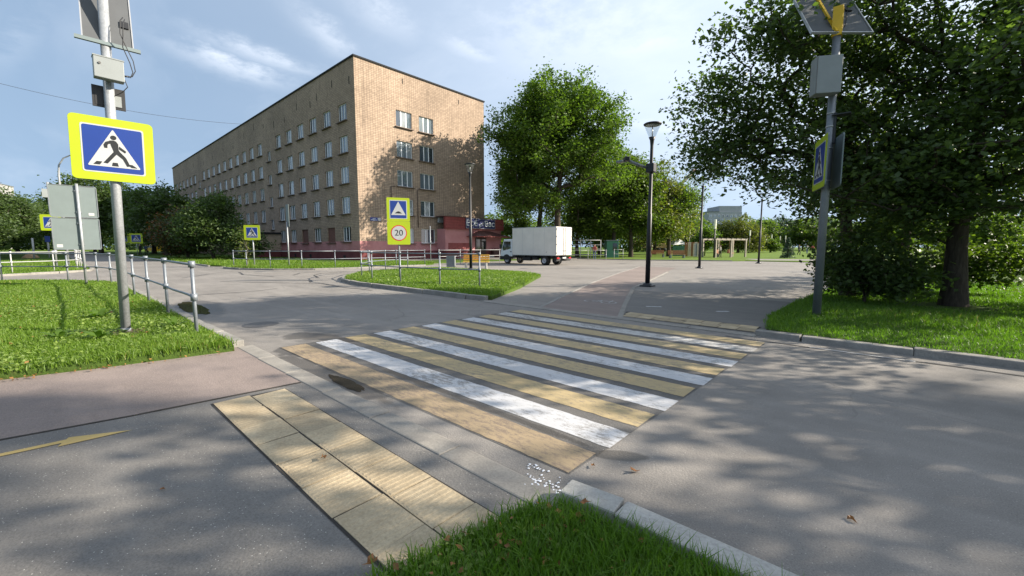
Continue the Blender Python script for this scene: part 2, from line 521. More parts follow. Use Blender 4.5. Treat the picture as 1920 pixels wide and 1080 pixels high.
M['clover'] = leaf_mat('clover', (0.10, 0.16, 0.035), (0.20, 0.27, 0.06), trans=0.35)
def turf(name, c0, c1, c2):
    m = NT(name); v = m.pos()
    a = m.noise(v, 0.6, 5); b = m.noise(v, 14, 5, 0.7); c = m.noise(v, 1.7, 6, 0.7)
    col = m.ramp(m.math('ADD', m.math('MULTIPLY', a, 0.5), m.math('MULTIPLY', b, 0.5)), (0.32, c0), (0.68, c1))
    col = m.mix(m.ramp(c, (0.60, 0.0), (0.72, 0.6)), col, c2)
    m.bump(b, 0.8, 0.03)
    return m.fin(col, 0.95, spec=0.1)
M['turf'] = turf('turf', (0.035, 0.065, 0.014), (0.085, 0.135, 0.024), (0.10, 0.085, 0.035))
M['lawn'] = turf('lawn', (0.075, 0.125, 0.02), (0.13, 0.19, 0.03), (0.13, 0.14, 0.04))

def bark(name, c0, c1):
    m = NT(name); v = m.coord()
    f = m.noise(m.scale(v, 9, 9, 1.6), 2.2, 7, 0.7)
    m.bump(f, 0.8, 0.03)
    return m.fin(m.ramp(f, (0.3, c0), (0.7, c1)), 0.95, spec=0.15)
M['bark'] = bark('bark', (0.030, 0.024, 0.018), (0.095, 0.078, 0.060))
M['bark_grey'] = bark('bark_grey', (0.05, 0.045, 0.038), (0.14, 0.125, 0.105))

def galv(name, c):
    m = NT(name); v = m.coord()
    f = m.noise(v, 45, 4, 0.7); g = m.noise(v, 5, 4)
    col = m.mix(1, c, m.ramp(f, (0.3, 0.82), (0.7, 1.12)), 'MULTIPLY')
    col = m.mix(1, col, m.ramp(g, (0.3, 0.88), (0.7, 1.08)), 'MULTIPLY')
    return m.fin(col, m.ramp(f, (0.3, 0.40), (0.7, 0.58)), 0.35, 0.5)
M['galv'] = galv('galvanised_steel', (0.34, 0.355, 0.37))
M['galv_dull'] = galv('dull_galvanised_steel', (0.20, 0.215, 0.23))
M['rail'] = galv('railing_grey', (0.20, 0.222, 0.245))
M['signback'] = paint('sign_back_grey', (0.140, 0.172, 0.170), 0.45, 0.06, 3)
M['fluo'] = paint('fluorescent_yellow', (0.33, 0.42, 0.0), 0.6, 0.04, 4)
M['blue'] = paint('sign_blue', (0.003, 0.030, 0.20), 0.5, 0.05, 4)
M['sign_white'] = paint('sign_white', (0.40, 0.41, 0.41), 0.5, 0.04, 4)
M['sign_black'] = paint('sign_black', (0.012, 0.013, 0.014), 0.5, 0.1)
M['sign_red'] = paint('sign_red', (0.50, 0.025, 0.018), 0.45, 0.05)
M['sticker'] = paint('sticker', (0.42, 0.42, 0.41), 0.6, 0.05)
M['box_grey'] = paint('cabinet_grey', (0.22, 0.24, 0.24), 0.5, 0.06, 5)
M['black'] = paint('black_plastic', (0.014, 0.014, 0.015), 0.45, 0.15)
M['lamp_black'] = paint('black_lamp_paint', (0.010, 0.011, 0.014), 0.5, 0.2, 8)
M['solar_back'] = paint('solar_backsheet', (0.075, 0.080, 0.085), 0.7, 0.08, 4)
M['solar_cell'] = paint('solar_cells', (0.012, 0.016, 0.035), 0.15, 0.1)
M['alu'] = paint('aluminium_frame', (0.42, 0.42, 0.42), 0.35, 0.05, 4, 0.5)
M['yellow_steel'] = paint('yellow_bracket', (0.70, 0.42, 0.015), 0.5, 0.08)
M['wood_yellow'] = paint('yellow_slats', (0.62, 0.34, 0.05), 0.6, 0.2, 12)
M['wood_brown'] = paint('brown_planks', (0.28, 0.12, 0.045), 0.7, 0.2, 9)
M['pergola'] = paint('grey_beams', (0.27, 0.235, 0.19), 0.8, 0.15, 5)
M['fence_pale'] = paint('pale_boards', (0.60, 0.50, 0.36), 0.75, 0.15, 5)
M['green_paint'] = paint('green_paint', (0.05, 0.17, 0.11), 0.6, 0.12)
M['white_metal'] = paint('white_metal', (0.38, 0.38, 0.375), 0.45, 0.06)
M['lamp_tube'] = paint('opal_tube', (0.80, 0.78, 0.62), 0.4, 0.04)
M['tar'] = paint('tar_seam', (0.045, 0.042, 0.04), 0.6, 0.3, 20)
M['iron'] = paint('cast_iron', (0.10, 0.095, 0.09), 0.55, 0.2, 30, 0.3)
M['joint_dark'] = paint('dark_joint', (0.03, 0.026, 0.022), 0.95, 0.3, 20)
M['stone_chip'] = paint('white_chips', (0.72, 0.74, 0.78), 0.7, 0.1)
M['van_white'] = paint('van_white', (0.63, 0.60, 0.54), 0.45, 0.07, 1.4)
M['cab_white'] = paint('cab_white', (0.60, 0.63, 0.64), 0.28, 0.04, 2)
M['rubber'] = paint('tyre_rubber', (0.014, 0.014, 0.014), 0.85, 0.2, 15)
M['chassis'] = paint('chassis_black', (0.012, 0.012, 0.012), 0.7, 0.3, 6)
M['hub'] = paint('wheel_hub', (0.40, 0.40, 0.41), 0.45, 0.15, 10, 0.4)
M['lens_red'] = paint('red_lens', (0.35, 0.01, 0.01), 0.25, 0.05)
M['lens_amber'] = paint('amber_lens', (0.6, 0.2, 0.01), 0.25, 0.05)
M['tent'] = paint('white_tarpaulin', (0.74, 0.75, 0.78), 0.7, 0.06, 2)
M['ink_blue'] = paint('shop_sign_navy', (0.010, 0.018, 0.11), 0.4, 0.08)
M['letter'] = paint('sign_lettering', (0.80, 0.84, 0.86), 0.5, 0.03)
M['shop_red'] = paint('maroon_cladding', (0.24, 0.048, 0.046), 0.55, 0.18, 3)
M['canopy'] = paint('brown_canopy', (0.085, 0.035, 0.030), 0.55, 0.2, 3)
M['roof_dark'] = paint('roof_flashing', (0.010, 0.011, 0.013), 0.9, 0.2, 2)
M['door_dark'] = paint('dark_door', (0.05, 0.022, 0.018), 0.5, 0.2)
M['beige_wall'] = paint('beige_plaster', (0.34, 0.27, 0.20), 0.9, 0.12, 1.2)
M['board_brown'] = paint('boarded_window', (0.14, 0.062, 0.045), 0.8, 0.15, 4)
M['frame_white'] = paint('window_frame_white', (0.74, 0.75, 0.75), 0.4, 0.06, 3)
M['sill'] = paint('window_sill_dark', (0.12, 0.085, 0.065), 0.7, 0.2, 4)
M['cable'] = paint('cable', (0.02, 0.02, 0.022), 0.6, 0.1)
M['dark_gap'] = paint('dark_opening', (0.008, 0.008, 0.008), 0.9, 0.1)
M['plaque_blue'] = paint('plaque_blue', (0.010, 0.030, 0.20), 0.4, 0.05)
M['hood_red'] = paint('crane_orange', (0.62, 0.36, 0.22), 0.5, 0.1)
M['boulder'] = concrete('boulder_stone', (0.24, 0.15, 0.08), (0.40, 0.27, 0.15))

def glass_clear():
    m = NT('clear_glass'); m.t.nodes.remove(m.p)
    g = m.n('ShaderNodeBsdfGlossy'); g.inputs['Roughness'].default_value = 0.05
    t = m.n('ShaderNodeBsdfTransparent'); t.inputs[0].default_value = (0.86, 0.9, 0.92, 1)
    mx = m.n('ShaderNodeMixShader'); mx.inputs[0].default_value = 0.16
    m.l(t.outputs[0], mx.inputs[1]); m.l(g.outputs[0], mx.inputs[2]); m.l(mx.outputs[0], m.out.inputs[0])
    return m.mat
M['glass'] = glass_clear()

def pane_mat():
    """window glass over curtains: each pane differs"""
    m = NT('window_pane'); v = m.coord()
    oi = m.n('ShaderNodeObjectInfo')
    r = oi.outputs['Random']
    base = m.ramp(r, (0.0, (0.022, 0.026, 0.030)), (0.28, (0.055, 0.070, 0.085)), (0.50, (0.11, 0.14, 0.165)), (0.80, (0.19, 0.225, 0.25)), (1.0, (0.33, 0.35, 0.36)))
    w = m.noise(m.scale(v, 14, 14, 0.6), 1.3, 4, 0.6)
    base = m.mix(1, base, m.ramp(w, (0.3, 0.62), (0.7, 1.2)), 'MULTIPLY')
    m.p.inputs['IOR'].default_value = 2.1
    return m.fin(base, 0.03)
M['pane'] = pane_mat()
M['pane_dark'] = NT('dark_pane').fin((0.02, 0.024, 0.028), 0.04, spec=0.9)

def facade_mat(name, c0, c1, mortar, pink=True):
    m = NT(name); p = m.pos()
    s = m.n('ShaderNodeSeparateXYZ'); m.l(p, s.inputs[0])
    u = m.math('ADD', s.outputs['X'], s.outputs['Y'])
    cb = m.n('ShaderNodeCombineXYZ'); m.l(u, cb.inputs[0]); m.l(s.outputs['Z'], cb.inputs[1])
    br = m.n('ShaderNodeTexBrick', offset=0.0, squash=1.0)
    br.inputs['Color1'].default_value = c0 + (1,); br.inputs['Color2'].default_value = c1 + (1,)
    br.inputs['Mortar'].default_value = mortar + (1,)
    br.inputs['Scale'].default_value = 1; br.inputs['Mortar Size'].default_value = 0.016
    br.inputs['Mortar Smooth'].default_value = 0.3; br.inputs['Bias'].default_value = -0.1
    br.inputs['Brick Width'].default_value = 0.27; br.inputs['Row Height'].default_value = 0.165
    m.l(cb.outputs[0], br.inputs['Vector'])
    col = br.outputs['Color']
    blot = m.noise(p, 0.22, 6, 0.65)
    col = m.mix(1, col, m.ramp(blot, (0.32, 0.80), (0.66, 1.14)), 'MULTIPLY')
    # rain streaks running down the tiles
    st = m.noise(m.scale(p, 1.3, 1.3, 0.10), 1.0, 6, 0.7)
    col = m.mix(m.ramp(st, (0.57, 0.0), (0.72, 0.42)), col, (0.075, 0.055, 0.042))
    if pink:
        n1 = m.noise(p, 0.8, 6, 0.7)
        pk = m.ramp(n1, (0.3, (0.40, 0.17, 0.17)), (0.7, (0.52, 0.255, 0.25)))
        isp = m.math('LESS_THAN', s.outputs['Z'], 1.98)
        lim = m.math('GREATER_THAN', s.outputs['X'], -62.0)
        col = m.mix(m.math('MULTIPLY', isp, lim), col, pk)
    m.bump(br.outputs['Fac'], -0.5, 0.01)
    return m.fin(col, 0.85, spec=0.25)
M['facade'] = facade_mat('tan_facade_tiles', (0.385, 0.290, 0.212), (0.285, 0.212, 0.153), (0.125, 0.096, 0.076))

def plaster(name, c0, c1):
    m = NT(name); p = m.pos(); n1 = m.noise(p, 0.7, 7, 0.7)
    return m.fin(m.ramp(n1, (0.3, c0), (0.7, c1)), 0.85, spec=0.2)
M['pink'] = plaster('pink_plaster', (0.44, 0.185, 0.185), (0.55, 0.27, 0.265))
M['plinth'] = plaster('maroon_plinth', (0.11, 0.032, 0.034), (0.17, 0.055, 0.055))
M['panel_grey'] = plaster('grey_panels', (0.30, 0.31, 0.32), (0.40, 0.41, 0.42))
M['panel_tan'] = plaster('tan_panels', (0.30, 0.25, 0.20), (0.40, 0.34, 0.28))
M['panel_pale'] = plaster('pale_panels', (0.26, 0.255, 0.25), (0.34, 0.335, 0.33))

def water_mat():
    m = NT('puddle_water'); v = m.pos()
    n1 = m.noise(v, 6, 4)
    return m.fin(m.ramp(n1, (0.3, (0.030, 0.024, 0.018)), (0.7, (0.06, 0.048, 0.035))), 0.06, spec=0.6)
M['water'] = water_mat()
M['wet'] = asphalt('wet_asphalt', (0.085, 0.075, 0.063), (0.13, 0.115, 0.097), 0.3)

# ------------------------------------------------------------------ ground
def sheet(name, poly, z, mat, kind='structure', parent=None, thick=0.0):
    b = MB()
    if thick: b.prism(poly, z - thick, z)
    else:
        n = len(poly)
        a = sum(poly[i][0]*poly[(i+1)%n][1]-poly[(i+1)%n][0]*poly[i][1] for i in range(n))
        if a < 0: poly = poly[::-1]
        b.add([(x, y, z) for x, y in poly], [tuple(range(n))])
    o = b.build(name, mat, parent)
    if parent is None: o['kind'] = kind
    return o

sheet('ground', [(-900,-900),(900,-900),(900,900),(-900,900)], -0.05, M['lawn'])
plaza = sheet('plaza', [(-62,7.55),(8,7.55),(8,46),(-62,46)], 0.0, M['asphalt'])
road = sheet('road', [(-170,1.80),(70,1.80),(70,7.55),(-170,7.55)], 0.0, M['asphalt_road'])
side_street = sheet('side_street', [(-36,-60),(-24,-60),(-24,1.80),(-36,1.80)], 0.0, M['asphalt'])
footpath = sheet('footpath', [(-5.10,-6.0),(-1.9,-6.0),(-1.20,0.8),(-1.10,1.80),(-4.52,1.80),(-4.68,0.4),(-4.84,-0.5)], 0.012, M['asphalt_path'])
cycle = sheet('cycle_path', [(-7.9,-6.0),(-5.13,-6.0),(-4.87,-0.5),(-4.71,0.4),(-4.55,1.80),(-6.95,1.80),(-7.05,0.3),(-7.25,-0.6)], 0.012, M['asphalt_red'])
cycle_far = sheet('cycle_path_far', [(-6.05,7.78),(-6.98,10.07),(-8.7,14.5),(-10.9,21.0),(-13.2,28.4),(-10.6,28.4),(-9.3,23.5),(-6.6,13.65),(-4.9,9.7),(-4.02,7.70)], 0.008, M['asphalt_red'])
path_far = sheet('footpath_far', [(-4.0,7.70),(-4.86,9.7),(-6.2,12.9),(-1.4,12.9),(-1.55,7.70)], 0.006, M['asphalt_path'])

def poly_area_z(name, poly, z, mat, **k):
    return sheet(name, poly, z, mat, thick=0.16, **k)

V_left = [(-6.62,1.62),(-20.5,1.66),(-22.8,1.45),(-24.7,0.55),(-26.4,-1.1),(-27.4,-3.2),(-27.8,-6),(-27.8,-40),(-16,-40),(-7.75,-6),(-7.08,-0.6),(-6.86,0.3)]
V_near = [(-1.48,1.15),(-1.38,1.62),(-1.22,1.78),(-0.5,1.83),(60,1.82),(60,-60),(-6,-60),(-2.15,-6.0),(-1.56,0.6)]
V_far_left = [(-32.0,-1.7),(-33.2,0.2),(-34.8,1.45),(-37,1.66),(-170,1.66),(-170,-60),(-31.6,-60),(-31.6,-6)]
V_island = [(-7.9,7.95),(-8.6,7.78),(-14.6,7.78),(-16.6,8.15),(-18.6,9.2),(-20.3,10.7),(-21.6,12.8),(-22.0,14.6),(-20.9,16.3),(-18.5,17.0),(-15.2,16.9),(-12.2,15.6),(-10.9,13.4),(-9.35,10.8)]
V_right = [(-1.42,7.9),(-0.9,7.76),(60,7.76),(60,45.0),(4.0,45.0),(-0.6,30),(-1.1,20),(-1.6,12.5),(-1.66,9.4)]
V_build = [(-26.0,18.9),(-25.9,13.5),(-26.4,11.0),(-27.8,9.2),(-30.0,8.05),(-32.6,7.80),(-33.4,8.3),(-33.6,20.4),(-38.4,20.4),(-38.4,40),(-28.5,40),(-28.5,21.4),(-27.0,20.6)]
V_build2 = [(-35.7,8.3),(-36.5,7.80),(-170,7.80),(-170,20.4),(-35.9,20.4)]
V_park = [(-27,41.5),(-22.2,41.3),(-19.5,41.3),(-11.2,44.6),(-10.4,46),(-4,46),(60,46),(400,46),(400,400),(-170,400),(-170,46),(-27,46)]
vl = poly_area_z('verge_left', V_left, 0.09, M['turf'])
vn = poly_area_z('verge_near', V_near, 0.03, M['turf'])
vf = poly_area_z('verge_far_left', V_far_left, 0.09, M['turf'])
vi = poly_area_z('grass_island', V_island, 0.10, M['turf'])
vr = poly_area_z('verge_right', V_right, 0.09, M['turf'])
vb = poly_area_z('building_verge', V_build, 0.09, M['turf'])
vb2 = poly_area_z('building_verge_far', V_build2, 0.09, M['turf'])
vp = poly_area_z('park_lawn', V_park, 0.06, M['lawn'])
sheet('park_path', [(-1.0,22.9),(60,23.4),(60,26.0),(-0.8,25.2)], 0.10, M['asphalt'])
sheet('park_path_far', [(-9.5,47.5),(150,120),(150,132),(-12,52.0)], 0.07, M['asphalt'])
sheet('side_path', [(-170,-11),(-31.8,-6.5),(-31.8,-3.6),(-170,-7.5)], 0.10, M['asphalt_path'])
sheet('building_apron', [(-38.4,20.5),(-33.7,20.5),(-33.7,31.0),(-30.0,31.0),(-30.0,40),(-38.4,40)], 0.100, M['asphalt'])

# ------------------------------------------------------------------ kerbs
rng = random.Random(5)
stone_me = {}
def stone_mesh(w, h, mat):
    k = (w, h, mat.name)
    if k not in stone_me:
        b = MB(); b.bbox(-0.5, 0.5, -w/2, w/2, -0.12, h, 0.012)
        o = b.build('kerb_stone', mat); stone_me[k] = o.data
        bpy.data.objects.remove(o)
    return stone_me[k]
def kerb(name, pts, h=0.12, w=0.15, mat=None, step=1.0, jit=0.012):
    mat = mat or M['kerb']
    root = bpy.data.objects.new(name, None); COL.objects.link(root); root['kind'] = 'structure'
    me = stone_mesh(w, h, mat)
    for i in range(len(pts)-1):
        a, b = Vector(pts[i]), Vector(pts[i+1])
        L = (b-a).length; n = max(1, round(L/step))
        d = (b-a)/L; an = math.atan2(d.y, d.x)
        for k in range(n):
            c = a + d*L*(k+0.5)/n
            o = bpy.data.objects.new('kerb_stone', me); link(o, root)
            o.location = (c.x + rng.uniform(-jit, jit), c.y + rng.uniform(-jit, jit), rng.uniform(-0.012, 0.006)*(1 if h > 0.05 else 0.15) + (0 if h > 0.05 else 0.004))
            fl = 1 if h > 0.05 else 0.1
            o.rotation_euler = (fl*rng.uniform(-.012,.012), fl*rng.uniform(-.008,.008), an + rng.uniform(-.01,.01))
            o.scale = (L/n - 0.010, 1, 1)
    return root
def off(poly, i0, i1): return poly[i0:i1]
kerb('kerb_left_verge', [(-6.85,1.72),(-20.5,1.76),(-22.85,1.55),(-24.8,0.62),(-26.5,-1.08),(-27.5,-3.2),(-27.9,-6),(-27.9,-14)], 0.10)
kerb('kerb_near_verge', [(-1.27,1.86),(-0.95,1.90),(2.9,1.93)], 0.115, 0.15, M['kerb_pale'], 0.95)
kerb('kerb_far_left_verge', [(-31.5,-10),(-31.5,-6),(-31.9,-1.7),(-33.1,0.28),(-34.75,1.53),(-37,1.75),(-52,1.75)], 0.11)
kerb('kerb_island', [(-7.95,7.80),(-8.6,7.70),(-14.6,7.70),(-16.64,8.07),(-18.65,9.13),(-20.38,10.65),(-21.7,12.77),(-22.1,14.6),(-21.0,16.37),(-18.5,17.08),(-15.2,16.98)], 0.13)
kerb('kerb_right_verge', [(-1.52,7.72),(-0.9,7.68),(14,7.68)], 0.095, w=0.17, step=1.2)
kerb('kerb_building_verge', [(-25.8,18.9),(-25.8,13.5),(-26.32,10.95),(-27.75,9.12),(-29.98,7.96),(-32.6,7.72)], 0.10)
kerb('kerb_building_verge_far', [(-36.5,7.72),(-60,7.72)], 0.10)
kerb('kerb_park', [(-27,41.4),(-22.2,41.2),(-19.5,41.2),(-11.2,44.5)], 0.10, step=1.4)
kerb('kerb_flush_near', [(-6.84,1.80),(-1.28,1.80)], 0.016, 0.20, M['kerb_flush'], 1.0, 0.004)
kerb('kerb_flush_far', [(-7.9,7.62),(-1.5,7.60)], 0.016, 0.20, M['kerb_flush'], 1.0, 0.004)
kerb('cycle_edging', [(-6.08,7.78),(-7.01,10.07),(-8.73,14.5),(-10.93,21.0),(-13.2,28.4)], 0.014, 0.10, M['kerb'], 1.0, 0.004)
kerb('cycle_edging_right', [(-3.98,7.72),(-4.86,9.7),(-6.56,13.65),(-9.26,23.5)], 0.014, 0.12, M['kerb_flush'], 1.0, 0.004)
kerb('footpath_edging', [(-5.115,-6.0),(-4.855,-0.5),(-4.695,0.4),(-4.535,1.70)], 0.016, 0.035, M['joint_dark'], 1.2, 0.002)

# ------------------------------------------------------------------ crosswalk and other paint, as parts of the road
def strip(name, x0, x1, y0, y1, z, mat, parent, seed, rag=0.006):
    r = random.Random(seed); n = 60
    top = [(x0+(x1-x0)*i/n, y1 + r.uniform(-rag, rag)) for i in range(n+1)]
    bot = [(x0+(x1-x0)*i/n, y0 + r.uniform(-rag, rag)) for i in range(n+1)]
    poly = bot + top[::-1]
    poly[0] = (x0 + r.uniform(-.03,.03), y0); poly[n] = (x1 + r.uniform(-.03,.03), y0)
    b = MB()
    vs = [(x, y, z) for x, y in bot] + [(x, y, z) for x, y in top]
    b.add(vs, [(i, i+1, n+2+i, n+1+i) for i in range(n)])
    return b.build(name, mat, parent)
M['asphalt_dark'] = asphalt('fresh_asphalt', (0.088, 0.083, 0.078), (0.135, 0.127, 0.117), 0.4, damp=DAMP)
sheet('fresh_asphalt_patch', [(-6.42,2.12),(-4.0,2.10),(-1.42,2.12),(-1.27,7.12),(-3.6,7.14),(-6.20,7.12)], 0.0025, M['asphalt_dark'], parent=road)
for k in range(11):
    y0 = 2.13 + 0.468*k
    if k % 2 == 0:
        mt = M['yellow_dirty'] if k == 0 else M['yellow_paint']
        o = strip('yellow_stripe', -6.38 + 0.02*k, -1.43 + 0.014*k, y0, y0 + 0.335, 0.005, mt, road, k)
    else:
        mt = M['white_paint'] if k < 8 else M['white_faint']
        o = strip('white_stripe', -6.36 + 0.02*k, -1.41 + 0.014*k, y0, y0 + 0.325, 0.005, mt, road, k)
def irregular(cx, cy, rx, ry, seed, n=64, amp=0.34, rot=0):
    r = random.Random(seed)
    ph = [r.uniform(0, 6.28) for _ in range(5)]
    out = []
    for k in range(n):
        t = 2*math.pi*k/n
        q = 1 + amp*(0.5*math.sin(2*t+ph[0]) + 0.35*math.sin(3*t+ph[1]) + 0.3*math.sin(5*t+ph[2]) + 0.25*math.sin(9*t+ph[3]) + 0.2*math.sin(14*t+ph[4]))
        x, y = rx*q*math.cos(t), ry*q*math.sin(t)
        out.append((cx + x*math.cos(rot) - y*math.sin(rot), cy + x*math.sin(rot) + y*math.cos(rot)))
    return out
sheet('puddle', irregular(-4.20, 2.02, 0.40, 0.07, 5, amp=0.15), 0.0042, M['water'], parent=road)
sheet('puddle', irregular(-12.2, 2.20, 1.3, 0.24, 8, amp=0.16, rot=-0.05), 0.0042, M['water'], parent=road)
mh = MB(); mh.lathe([(0.0,0.008),(0.27,0.008),(0.30,0.004)], (-8.6, 2.55, 0), 24); mh.build('manhole_cover', M['iron'], road)
def seam(parent, pts, w=0.05, z=0.004):
    r = random.Random(len(pts)*7 + int(pts[0][0]*10)); b = MB(); L = []
    P = []
    for i in range(len(pts)-1):
        a, c = Vector(pts[i]), Vector(pts[i+1]); n = max(2, int((c-a).length/0.35))
        for k in range(n): P.append(a.lerp(c, k/n) + Vector((r.uniform(-.03,.03), r.uniform(-.03,.03))))
    P.append(Vector(pts[-1]))
    vs = []
    for i, p in enumerate(P):
        t = (P[min(i+1,len(P)-1)] - P[max(i-1,0)]).normalized(); nn = Vector((-t.y, t.x))*w*0.5*r.uniform(.6,1.3)
        vs += [(p.x+nn.x, p.y+nn.y, z), (p.x-nn.x, p.y-nn.y, z)]
    b.add(vs, [(2*i, 2*i+1, 2*i+3, 2*i+2) for i in range(len(P)-1)])
    return b.build('tar_seam', M['tar'], parent)
seam(road, [(-12.6,7.1),(-14.5,6.9),(-16.4,7.1),(-17.6,6.3),(-20.5,4.7)], 0.09)
seam(road, [(-17.3,7.0),(-18.2,7.35),(-19.0,7.2)], 0.10)
seam(road, [(-15.2,2.8),(-15.2,4.4),(-15.6,5.2)], 0.07)
seam(plaza, [(-19.3,8.2),(-21.5,8.9),(-22.6,9.8),(-23.4,11.5)], 0.10)
seam(plaza, [(-22.2,8.2),(-24.0,9.2),(-24.2,10.4)], 0.11)
seam(road, [(-22.0,7.2),(-24.5,6.6),(-27.0,7.1)], 0.11)
seam(road, [(-24.0,4.0),(-26.5,5.6)], 0.13)
seam(plaza, [(-14.2,24.5),(-15.6,22.8)], 0.12)
seam(plaza, [(-12,29.5),(-9,33.5),(-5,36)], 0.10)
seam(road, [(-1.9,7.25),(2.5,7.2),(6,7.3)], 0.05)
# yellow arrow on the footpath
b = MB()
b.add([(-4.66,-2.0,0.017),(-4.60,-2.0,0.017),(-4.40,0.02,0.017),(-4.46,0.02,0.017)], [(0,1,2,3)])
b.add([(-4.50,0.00,0.0173),(-4.345,-0.06,0.0173),(-4.315,0.34,0.0173)], [(0,1,2)])
b.build('painted_arrow', M['arrow_paint'], footpath)
# worn white bicycle mark on the far cycle path and small dashes on the path
b = MB()
for c in ((-5.75, 9.55), (-5.25, 9.55)):
    ring = [(c[0]+r_*math.cos(t), c[1]+r_*math.sin(t), 0.013) for r_ in (0.17, 0.21) for t in [2*math.pi*k/20 for k in range(20)]]
    b.add(ring, [(k, (k+1)%20, 20+(k+1)%20, 20+k) for k in range(20)])
def dash(b, p, q, w, z):
    p, q = Vector(p), Vector(q); t = (q-p).normalized(); n = Vector((-t.y, t.x))*w/2
    b.add([(p.x+n.x,p.y+n.y,z),(p.x-n.x,p.y-n.y,z),(q.x-n.x,q.y-n.y,z),(q.x+n.x,q.y+n.y,z)], [(0,1,2,3)])
for p, q in (((-5.75,9.55),(-5.62,9.85)),((-5.62,9.85),(-5.32,9.83)),((-5.25,9.55),(-5.36,9.98)),((-5.5,9.55),(-5.62,9.85)),((-5.75,9.55),(-5.5,9.55))):
    dash(b, p, q, 0.045, 0.0135)
b.build('bicycle_mark', M['white_faint'], cycle_far)
b = MB(); dash(b, (-4.25,9.55), (-3.95,9.75), 0.11, 0.010); b.build('painted_dash', M['white_paint'], path_far)
b = MB(); dash(b, (-2.75,9.85), (-2.55,10.05), 0.12, 0.010); b.build('painted_dash', M['white_paint'], path_far)
b = MB(); dash(b, (-0.75,7.25), (0.35,7.22), 0.05, 0.0045); b.build('faded_line', M['white_faint'], road)

# tactile paving slabs
def slab_mesh(lx, ly):
    b = MB(); e = 0.0048
    b.box(-lx/2+e, lx/2-e, -ly/2+e, ly/2-e, -0.04, 0.0)
    n = 9
    for i in range(n):
        x = -lx/2 + lx*(i+0.5)/n
        w = lx/n*0.28
        b.add([(x-w,-ly/2+.015,0.0002),(x+w,-ly/2+.015,0.0002),(x+w*.6,-ly/2+.02,.0024),(x-w*.6,-ly/2+.02,.0024),
               (x-w,ly/2-.015,0.0002),(x+w,ly/2-.015,0.0002),(x+w*.6,ly/2-.02,.0024),(x-w*.6,ly/2-.02,.0024)],
              [(0,1,2,3),(5,4,7,6),(4,0,3,7),(3,2,6,7),(1,5,6,2)])
    o = b.build('slab', M['slab']); me = o.data; bpy.data.objects.remove(o); return me
sl1 = slab_mesh(0.402, 0.30)
tp = thing('tactile_paving', 'yellow ribbed tactile paving slabs on the near side of the crossing', 'tactile paving', (0,0,0), 0, None)
b = MB(); b.add([(-4.515,0.890,0.0155),(-1.50,0.890,0.0155),(-1.44,1.510,0.0155),(-4.455,1.510,0.0155)], [(0,1,2,3)])
b.build('joint_bed', M['joint_dark'], tp)
r = random.Random(2)
for j in range(2):
    for i in range(8):
        o = bpy.data.objects.new('slab', sl1); link(o, tp)
        o.location = (-4.30 + 0.402*i + 0.06*j + r.uniform(-.004,.004), 1.05 + 0.302*j + r.uniform(-.003,.003), 0.0195 + r.uniform(-.002,.003))
        o.rotation_euler = (r.uniform(-.01,.01), r.uniform(-.01,.01), r.uniform(-.008,.008))
sl2 = slab_mesh(0.31, 0.28)
tp2 = thing('tactile_paving', 'shaded pale tactile paving slabs across the crossing by the dark tree', 'tactile paving')
b = MB(); b.add([(-4.02,7.90,0.011),(-1.60,7.84,0.011),(-1.60,8.47,0.011),(-4.22,8.49,0.011)], [(0,1,2,3)])
b.build('joint_bed', M['joint_dark'], tp2)
for j in range(2):
    for i in range(8):
        o = bpy.data.objects.new('slab', sl2); link(o, tp2)
        o.location = (-3.90 + 0.312*i - 0.06*j, 8.03 + 0.285*j, 0.014 + r.uniform(-.002,.002))
        o.rotation_euler = (r.uniform(-.01,.01), r.uniform(-.01,.01), r.uniform(-.01,.01))

# ------------------------------------------------------------------ railings
def railing(label, pts, h=1.10, z=0.08, sag=(), group='grey pipe railings along the kerbs', closed=False, mat=None):
    """pipe railing: posts at pts, two rails, a fitting at each joint"""
    mat = mat or M['rail']
    p0 = pts[0]
    t = thing('pipe_railing', label, 'railing', (p0[0], p0[1], z), 0, group)
    L = [(x-p0[0], y-p0[1]) for x, y in pts]
    post = None
    for (x, y) in L:
        if post is None:
            b = MB(); b.tube([(0,0,-0.15),(0,0,h)], 0.026, 10)
            post = b.build('post', mat, t)
            b = MB(); b.tube([(0,0,h-0.055),(0,0,h+0.045)], 0.047, 12); fit = b.build('fitting', mat, post)
            b = MB(); b.tube([(0,0,h*0.53-0.055),(0,0,h*0.53+0.055)], 0.047, 12); fit2 = b.build('fitting', mat, post)
            o = post
        else:
            o = post.copy(); link(o, t); f2 = fit.copy(); link(f2, o); f3 = fit2.copy(); link(f3, o)
        o.location = (x, y, 0)
    for i in range(len(L)-1):
        a, c = L[i], L[i+1]
        b = MB(); b.tube([(a[0],a[1],h-0.01),(c[0],c[1],h-0.01)], 0.021, 8); b.build('top_rail', mat, t)
        s = 0.05 if i in sag else 0.0
        b = MB()
        b.tube([(a[0]+(c[0]-a[0])*k/6, a[1]+(c[1]-a[1])*k/6, h*0.53 + 4*s*(k/6)*(1-k/6)*(0.4-k/6)) for k in range(7)], 0.021, 8)
        b.build('mid_rail', mat, t)
    return t
railing('grey pipe railing along the kerb beside the large crossing sign', [(-8.0,1.47),(-10.65,1.52),(-13.1,1.53),(-15.6,1.53),(-18.2,1.53),(-20.8,1.45),(-22.6,1.2),(-24.05,0.45),(-25.9,-1.3),(-27.0,-3.6),(-27.3,-6.2),(-27.3,-8.8)], 1.10, sag=(0,))
railing('white sunlit pipe railing behind the big grey sign back', [(-31.9,-8.2),(-32.0,-5.8),(-32.4,-3.4),(-33.1,-1.3),(-34.3,0.15),(-36.2,1.1),(-38.5,1.35),(-41.0,1.35),(-43.5,1.35),(-46.0,1.35)], 1.08, mat=M['white_metal'])
